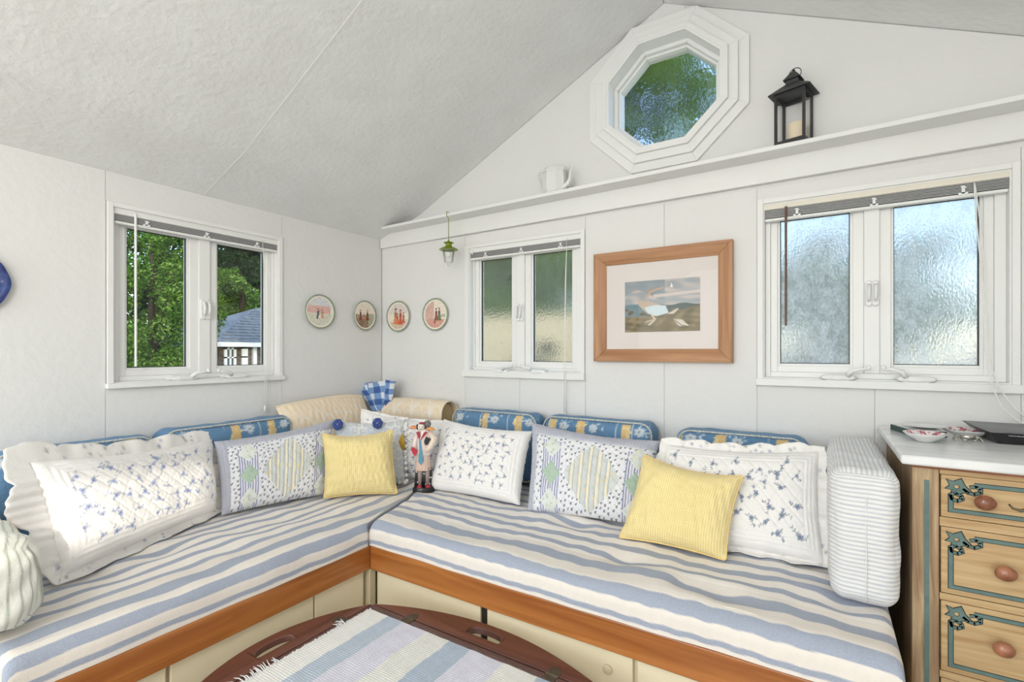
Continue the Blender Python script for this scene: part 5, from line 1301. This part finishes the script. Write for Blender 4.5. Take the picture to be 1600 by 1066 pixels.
for y, w_, dp in ((733, .030, .020), (731, .0305, .0205), (712, .0265, .018), (700, .024, .016)):
    ring_ = []
    for k in range(48):
        a_ = 2 * PI * k / 48; f = 1 + .09 * math.cos(14 * a_); ring_.append(fp(661, y) + rotf @ V((w_ * f * math.cos(a_), dp * f * math.sin(a_), 0)))
    rings.append(ring_)
MB().loft(rings).build('skirt', mat('skirt_glaze', srgb(222, 194, 178), .4), fg, smooth=True)
rings = []
for y, w_, dp, xo in ((708, .034, .021, 660), (702, .032, .021, 660), (688, .028, .018, 661), (674, .030, .018, 662), (667, .024, .014, 662), (664, .010, .010, 661)):
    rings.append([fp(xo, y) + rotf @ V((w_ * math.cos(2 * PI * k / 28), dp * math.sin(2 * PI * k / 28), 0)) for k in range(28)])
MB().loft(rings).build('coat', cm('coat_glaze', (238, 220, 214)), fg, smooth=True)
# arms: left hangs down, right bent with the hand at the waist
MB().tube([fp(652, 671, .004), fp(648, 686, .006), fp(648, 698, .012)], [.009, .011, .010], 10).build('sleeve', cm('sleeve_glaze', (238, 220, 214)), fg, smooth=True)
MB().tube([fp(671, 671, .004), fp(679, 681, .010), fp(672, 694, .020), fp(665, 700, .024)], [.012, .016, .012, .007], 10).build('sleeve', cm('sleeve_glaze', (232, 214, 196)), fg, smooth=True)
MB().ball(fp(663, 701, .026), .006, .005, .006, rot=rotf).build('hand', skin, fg, smooth=True)
MB().ball(fp(648, 702, .013), .005, .005, .007, rot=rotf).build('hand', skin, fg, smooth=True)
fpoly([(645.5, 692), (648.5, 695), (651.5, 697), (651.5, 701), (648, 708), (644, 702), (642, 697), (643, 693)], .0245, .004, 'heart', cm('heart_glaze', (190, 44, 62)), .0008)
fpoly([(666, 676), (673, 681), (668, 689), (664, 690), (662.5, 684)], .018, .006, 'spade_patch', cm('spade_glaze', (36, 34, 38)), .0008)
fpoly([(650, 669), (656, 667.5), (656.5, 676), (654.5, 681)], .015, .006, 'collar', red, .0006); fpoly([(658, 678), (662, 670), (666, 668), (668, 670), (661, 678), (656.5, 683)], .015, .006, 'collar', red, .0006)
fpoly([(654, 681), (656.5, 681), (659.5, 700), (661.5, 716), (657, 722), (653, 716), (655, 700)], .0215, .004, 'scarf', cm('teal_scarf', (92, 156, 180)), .0006)
# head tipped back under a wide hat with orange brims
MB().ball(fp(657.5, 664, .004), .008, .008, .012, rot=rotf).build('neck', skin, fg, smooth=True)
hd_ = MB().ball(fp(658, 661, .008), .0155, .015, .014, 16, 12, rot=rotf).build('head', whf, fg, smooth=True)
for sx in (-1, 1): MB().ball(fp(658 + sx * 2.3, 660, .0228), .0022, .0015, .0016, 8, 6, rot=rotf).build('eye', dkf, hd_, smooth=True)
MB().ball(fp(658, 662, .0235), .002, .003, .0025, 8, 6, rot=rotf).build('nose', skin, hd_, smooth=True)
MB().ball(fp(658, 664.4, .0215), .0035, .0015, .0012, 8, 6, rot=rotf).build('mouth', red, hd_, smooth=True)
for sx in (-1, 1): MB().ball(fp(658 + sx * 6.4, 661, .004), .005, .010, .012, 10, 8, rot=rotf).build('hair', dkf, hd_, smooth=True)
MB().ball(fp(668, 657, .0), .016, .014, .016, 14, 10, rot=rotf).build('hat_crown', mat('mottled_hat', srgb(140, 134, 130), .4, var=srgb(84, 90, 88), scale=160, amt=.9), fg, smooth=True)
rb = rotf @ Matrix.Rotation(.15, 3, 'Y')
orange = cm('orange_glaze', (226, 150, 104)); o2 = cm('yellow_orange_glaze', (228, 164, 92))
MB().ball(fp(645.5, 661.5, .004), .019, .010, .0078, 14, 8, rot=rotf @ Matrix.Rotation(-.12, 3, 'Y')).build('hat_brim', orange, fg, smooth=True)
MB().ball(fp(673.5, 664.5, .010), .019, .010, .0078, 14, 8, rot=rb).build('hat_brim', o2, fg, smooth=True)
MB().ball(fp(659, 655.5, .004), .013, .012, .006, 14, 8, rot=rotf).build('hat_band', red, fg, smooth=True)

# ------------------------------------------------------------------ outside
gr = struct(MB().add([(-60, -30, -.9), (60, -30, -.9), (60, 60, -.9), (-60, 60, -.9)], [(0, 1, 2, 3)]).build('lawn', mat('lawn_grass', srgb(122, 138, 88), .9, var=srgb(92, 112, 62), scale=6, amt=.8)))
struct(MB().box(-1.5, 9, 4.2, 9.5, -.9, -.88).build('gravel_path', mat('pale_gravel', srgb(206, 194, 170), .9, var=srgb(176, 164, 140), scale=30, amt=.6)))
def leafmat(name, c1, c2, c3):
    m = bpy.data.materials.new(name); m.use_nodes = True; nt = m.node_tree; L = nt.links.new; N = nt.nodes.new
    nt.nodes.remove(nt.nodes['Principled BSDF']); oi = N('ShaderNodeNewGeometry')
    r = N('ShaderNodeValToRGB'); r.color_ramp.elements[0].color = (*srgb(*c1), 1); r.color_ramp.elements[1].color = (*srgb(*c3), 1); e_ = r.color_ramp.elements.new(.5); e_.color = (*srgb(*c2), 1)
    L(oi.outputs['Random Per Island'], r.inputs[0]); d = N('ShaderNodeBsdfDiffuse'); t_ = N('ShaderNodeBsdfTranslucent'); L(r.outputs[0], d.inputs[0]); L(r.outputs[0], t_.inputs[0])
    mx = N('ShaderNodeMixShader'); mx.inputs[0].default_value = .35; L(d.outputs[0], mx.inputs[1]); L(t_.outputs[0], mx.inputs[2]); L(mx.outputs[0], nt.nodes['Material Output'].inputs[0]); return m
lm1 = leafmat('leaf_bright', (52, 88, 30), (88, 126, 46), (140, 168, 84)); lm2 = leafmat('leaf_dark', (20, 40, 20), (34, 62, 28), (54, 88, 42)); lm3 = leafmat('leaf_mid', (40, 66, 28), (68, 100, 42), (104, 132, 66))
bark = mat('bark', srgb(74, 62, 50), .9, var=srgb(48, 40, 34), scale=30, amt=.7)
def leaves(blobs, n, size, seed):
    g_ = np.random.default_rng(seed); B = np.array(blobs); wts = B[:, 3] * B[:, 4] * B[:, 5]; wts = wts ** .8; idx = g_.choice(len(B), n, p=wts / wts.sum())
    d = g_.normal(size=(n, 3)); d /= np.linalg.norm(d, axis=1)[:, None]; rad = g_.uniform(.55, 1.0, n) ** .5
    lump = 1 + .18 * np.sin(d[:, 0] * 9 + idx) * np.sin(d[:, 2] * 8 + idx * 2)
    c = B[idx, :3] + d * B[idx, 3:6] * (rad * lump)[:, None]
    a_ = g_.normal(size=(n, 3)); a_ /= np.linalg.norm(a_, axis=1)[:, None]; b_ = np.cross(a_, d + .35 * g_.normal(size=(n, 3))); b_ /= np.linalg.norm(b_, axis=1)[:, None] + 1e-9
    s = size * g_.uniform(.6, 1.3, n)[:, None]
    V_ = np.stack([c - a_ * s, c - b_ * s * .42, c + a_ * s, c + b_ * s * .42], 1).reshape(-1, 3); return V_, np.arange(n * 4).reshape(-1, 4)
def tree(name, label, blobs, n, size, m_, seed, trunk=None, cat='tree', group=None, off=0):
    b0 = np.array(blobs); base = V((float(b0[:, 0].mean()), float(b0[:, 1].mean()) + off, -.9)); t = thing(name, base, label, cat, group)
    V_, F = leaves(blobs, n, size, seed); V_ = V_ - np.array(base)
    me = bpy.data.meshes.new('foliage'); me.vertices.add(len(V_)); me.vertices.foreach_set('co', V_.ravel().astype(np.float32)); me.loops.add(F.size); me.loops.foreach_set('vertex_index', F.ravel().astype(np.int32))
    me.polygons.add(len(F)); me.polygons.foreach_set('loop_start', np.arange(0, F.size, 4, dtype=np.int32)); me.update(calc_edges=True); me.materials.append(m_)
    o = link(bpy.data.objects.new('foliage', me)); o.parent = t; o['kind'] = 'stuff'
    r_ = random.Random(seed); top = max(b[2] for b in blobs); mb = MB(); w_ = trunk or .14
    mb.tube([base, base + V((.1, .05, (top + .9) * .4)), base + V((-.05, .1, (top + .9) * .8))], [w_, w_ * .7, w_ * .3], 9)
    for b in blobs[:8]: mb.tube([base + V((.05, .05, (top + .9) * r_.uniform(.3, .55))), V(b[:3])], [w_ * .4, w_ * .12], 6)
    mb.build('trunk', bark, t, smooth=True); return t
def blobset(c, R_, n, seed, br=.45):
    r_ = random.Random(seed); out = []
    for _ in range(n):
        while 1:
            p = [r_.uniform(-1, 1) for _ in range(3)]
            if sum(x * x for x in p) < 1: break
        q = r_.uniform(.7, 1.2) * br; out.append((c[0] + p[0] * R_[0], c[1] + p[1] * R_[1], c[2] + p[2] * R_[2], q * R_[0], q * R_[1], q * R_[2] * .8))
    return out
tree('leafy_tree', 'bright green tree filling the left pane of the left-wall window', blobset((-6.2, 1.15, 1.9), (1.0, 1.0, 1.5), 90, 1, .2), 42000, .028, lm1, 1)
tree('leafy_tree', 'darker tree seen at the top of the right pane of the left-wall window', blobset((-6.0, 2.9, 3.0), (.8, .8, .75), 50, 2, .22), 20000, .035, lm2, 2, off=1.0)
tree('shrub', 'bright bush just above the cottage roof in the left-wall window', blobset((-15.0, 7.2, 3.0), (1.2, 2.2, 1.7), 60, 3, .24), 22000, .065, lm1, 3, .1, 'shrub')
tree('woodland_tree', 'tall dark tree standing behind the bright tree', blobset((-18.5, 1.4, 3.8), (1.6, 3.0, 4.8), 40, 4, .3), 24000, .14, lm2, 4, .25)
tree('woodland_tree', 'tall dark tree standing behind the cottage', blobset((-21.5, 10.5, 4.2), (2.0, 5.5, 5.2), 40, 5, .3), 24000, .16, lm2, 5, .25)
tree('hedge_shrub', 'low dark shrub at the foot of the bright tree', blobset((-8.6, 1.9, .2), (.7, 1.1, .9), 40, 6, .25), 12000, .04, lm2, 6, .05, 'shrub')
# cottage
cx0, cx1, cy0, cy1, ez = -13.0, -9.0, 3.66, 9.0, 1.44
ct = thing('cottage', (-11, 6, -.9), 'grey shingled cottage with white windows seen through the left-wall window', 'house')
clapM = mat('weathered_shingle', srgb(112, 100, 88), .9, var=srgb(84, 76, 68), scale=14, amt=.6); slate = mat('roof_shingle', srgb(132, 140, 146), .9, var=srgb(96, 104, 104), scale=9, amt=.7, bump=.4, bscale=30)
MB().box(cx0, cx1 - .02, cy0, cy1, -.9, ez).build('wall', mat('cottage_wall', srgb(80, 72, 64), .9), ct)
first = None; rows = 22; hrow = (ez + .9) / rows
for k in range(rows):
    z = -.9 + k * hrow
    if first is None:
        first = MB().prism([(cx1 - .02, cy0, z), (cx1 + .03, cy0, z), (cx1 - .005, cy0, z + hrow)], [(cx1 - .02, cy1, z), (cx1 + .03, cy1, z), (cx1 - .005, cy1, z + hrow)]).build('shingle_course', clapM, ct)
        f0z = first.location.copy()
    else:
        c = first.copy(); link(c); c.location = f0z + V((0, 0, k * hrow))
mx_, hy = (cx0 + cx1) / 2, 2.0; e_ = .22; rz = ez + .95
A = [(cx0 - e_, cy0 - e_, ez - .05), (cx1 + e_, cy0 - e_, ez - .05), (cx1 + e_, cy1 + e_, ez - .05), (cx0 - e_, cy1 + e_, ez - .05)]
R1, R2 = (mx_, cy0 + hy, rz), (mx_, cy1 - hy, rz)
MB().add(A + [R1, R2] + [(x, y, z - .08) for x, y, z in A], [(0, 1, 4), (1, 2, 5, 4), (2, 3, 5), (3, 0, 4, 5), (0, 6, 7, 1), (1, 7, 8, 2), (2, 8, 9, 3), (3, 9, 6, 0), (9, 8, 7, 6)]).build('roof', slate, ct)
rc_ = None
for k in range(13):
    f = k / 13; g2 = (k + 1) / 13
    def lerp(a_, b_, s): return V(a_) * (1 - s) + V(b_) * s
    p0, p1 = lerp(A[1], R1, f), lerp(A[2], R2, f); q0, q1 = lerp(A[1], R1, g2), lerp(A[2], R2, g2); up = V((.012, 0, .03)); u2 = V((.0, 0, .006))
    MB().prism([p0 + up, p1 + up, q1 + u2, q0 + u2], [p0 + u2 * 0, p1, q1, q0]).build('roof_course', slate, ct)
MB().box(cx1 + e_ - .01, cx1 + e_ + .02, cy0 - e_, cy1 + e_, ez - .14, ez - .04).build('fascia', M['trim'], ct)
def cwin(y0, y1, z0, z1):
    mb = MB(); x = cx1 + .03
    for a_ in ((y0, y0 + .05, z0, z1), (y1 - .05, y1, z0, z1), (y0, y1, z0, z0 + .05), (y0, y1, z1 - .06, z1), ((y0 + y1) / 2 - .015, (y0 + y1) / 2 + .015, z0, z1), (y0, y1, (z0 + z1) / 2 - .015, (z0 + z1) / 2 + .015)):
        mb.box(x, x + .05, *a_)
    f = mb.build('window', M['trim'], ct); MB().box(x, x + .01, y0 + .04, y1 - .04, z0 + .04, z1 - .05).build('pane', mat('dark_pane', srgb(70, 84, 90), .1), f)
cwin(3.74, 3.99, .82, 1.30); cwin(4.12, 4.25, .82, 1.32); cwin(4.95, 5.3, .4, 1.1)
MB().box(cx1 + .02, cx1 + .10, 4.37, 4.45, -.9, ez - .1).build('porch_post', M['trim'], ct)
# beyond the gable wall: pale fence, shrubs, trees
fn = thing('board_fence', (-.6, 3.4, -.9), 'pale beige board fence blurred behind the misted gable windows', 'fence')
fm = mat('beige_boards', srgb(206, 188, 152), .8, var=srgb(186, 166, 130), scale=6, amt=.5); f1 = None
for k in range(29):
    x = -3.4 + k * .145
    if f1 is None: f1 = MB().box(x, x + .14, 3.4, 3.425, -.9, 1.62).build('board', fm, fn); fl0 = f1.location.copy()
    else: c = f1.copy(); link(c); c.location = fl0 + V((k * .145, 0, 0))
MB().box(-3.4, .8, 3.426, 3.47, 1.2, 1.3).build('fence_rail', fm, fn)
tree('round_shrub', 'small dark shrub seen low in the right pane of the middle window', blobset((-.02, 2.3, .95), (.20, .2, .28), 8, 7), 5000, .035, lm2, 7, .03, 'shrub')
tree('overhanging_tree', 'tree behind the fence showing green at the top of the middle window', blobset((-2.2, 5.4, 2.9), (2.0, 1.1, 1.3), 30, 8), 24000, .08, lm1, 8)
tree('tall_tree', 'tall tree whose canopy fills the octagonal window', blobset((-1.6, 10.5, 8.4), (2.4, 1.5, 2.6), 60, 9, .24), 34000, .08, lm1, 9, .2)
tree('distant_tree', 'hazy tree beyond the misted window above the dresser', blobset((2.6, 14, 2.6), (3.2, 1.6, 2.4), 50, 10, .22), 12000, .13, lm3, 10, .2)
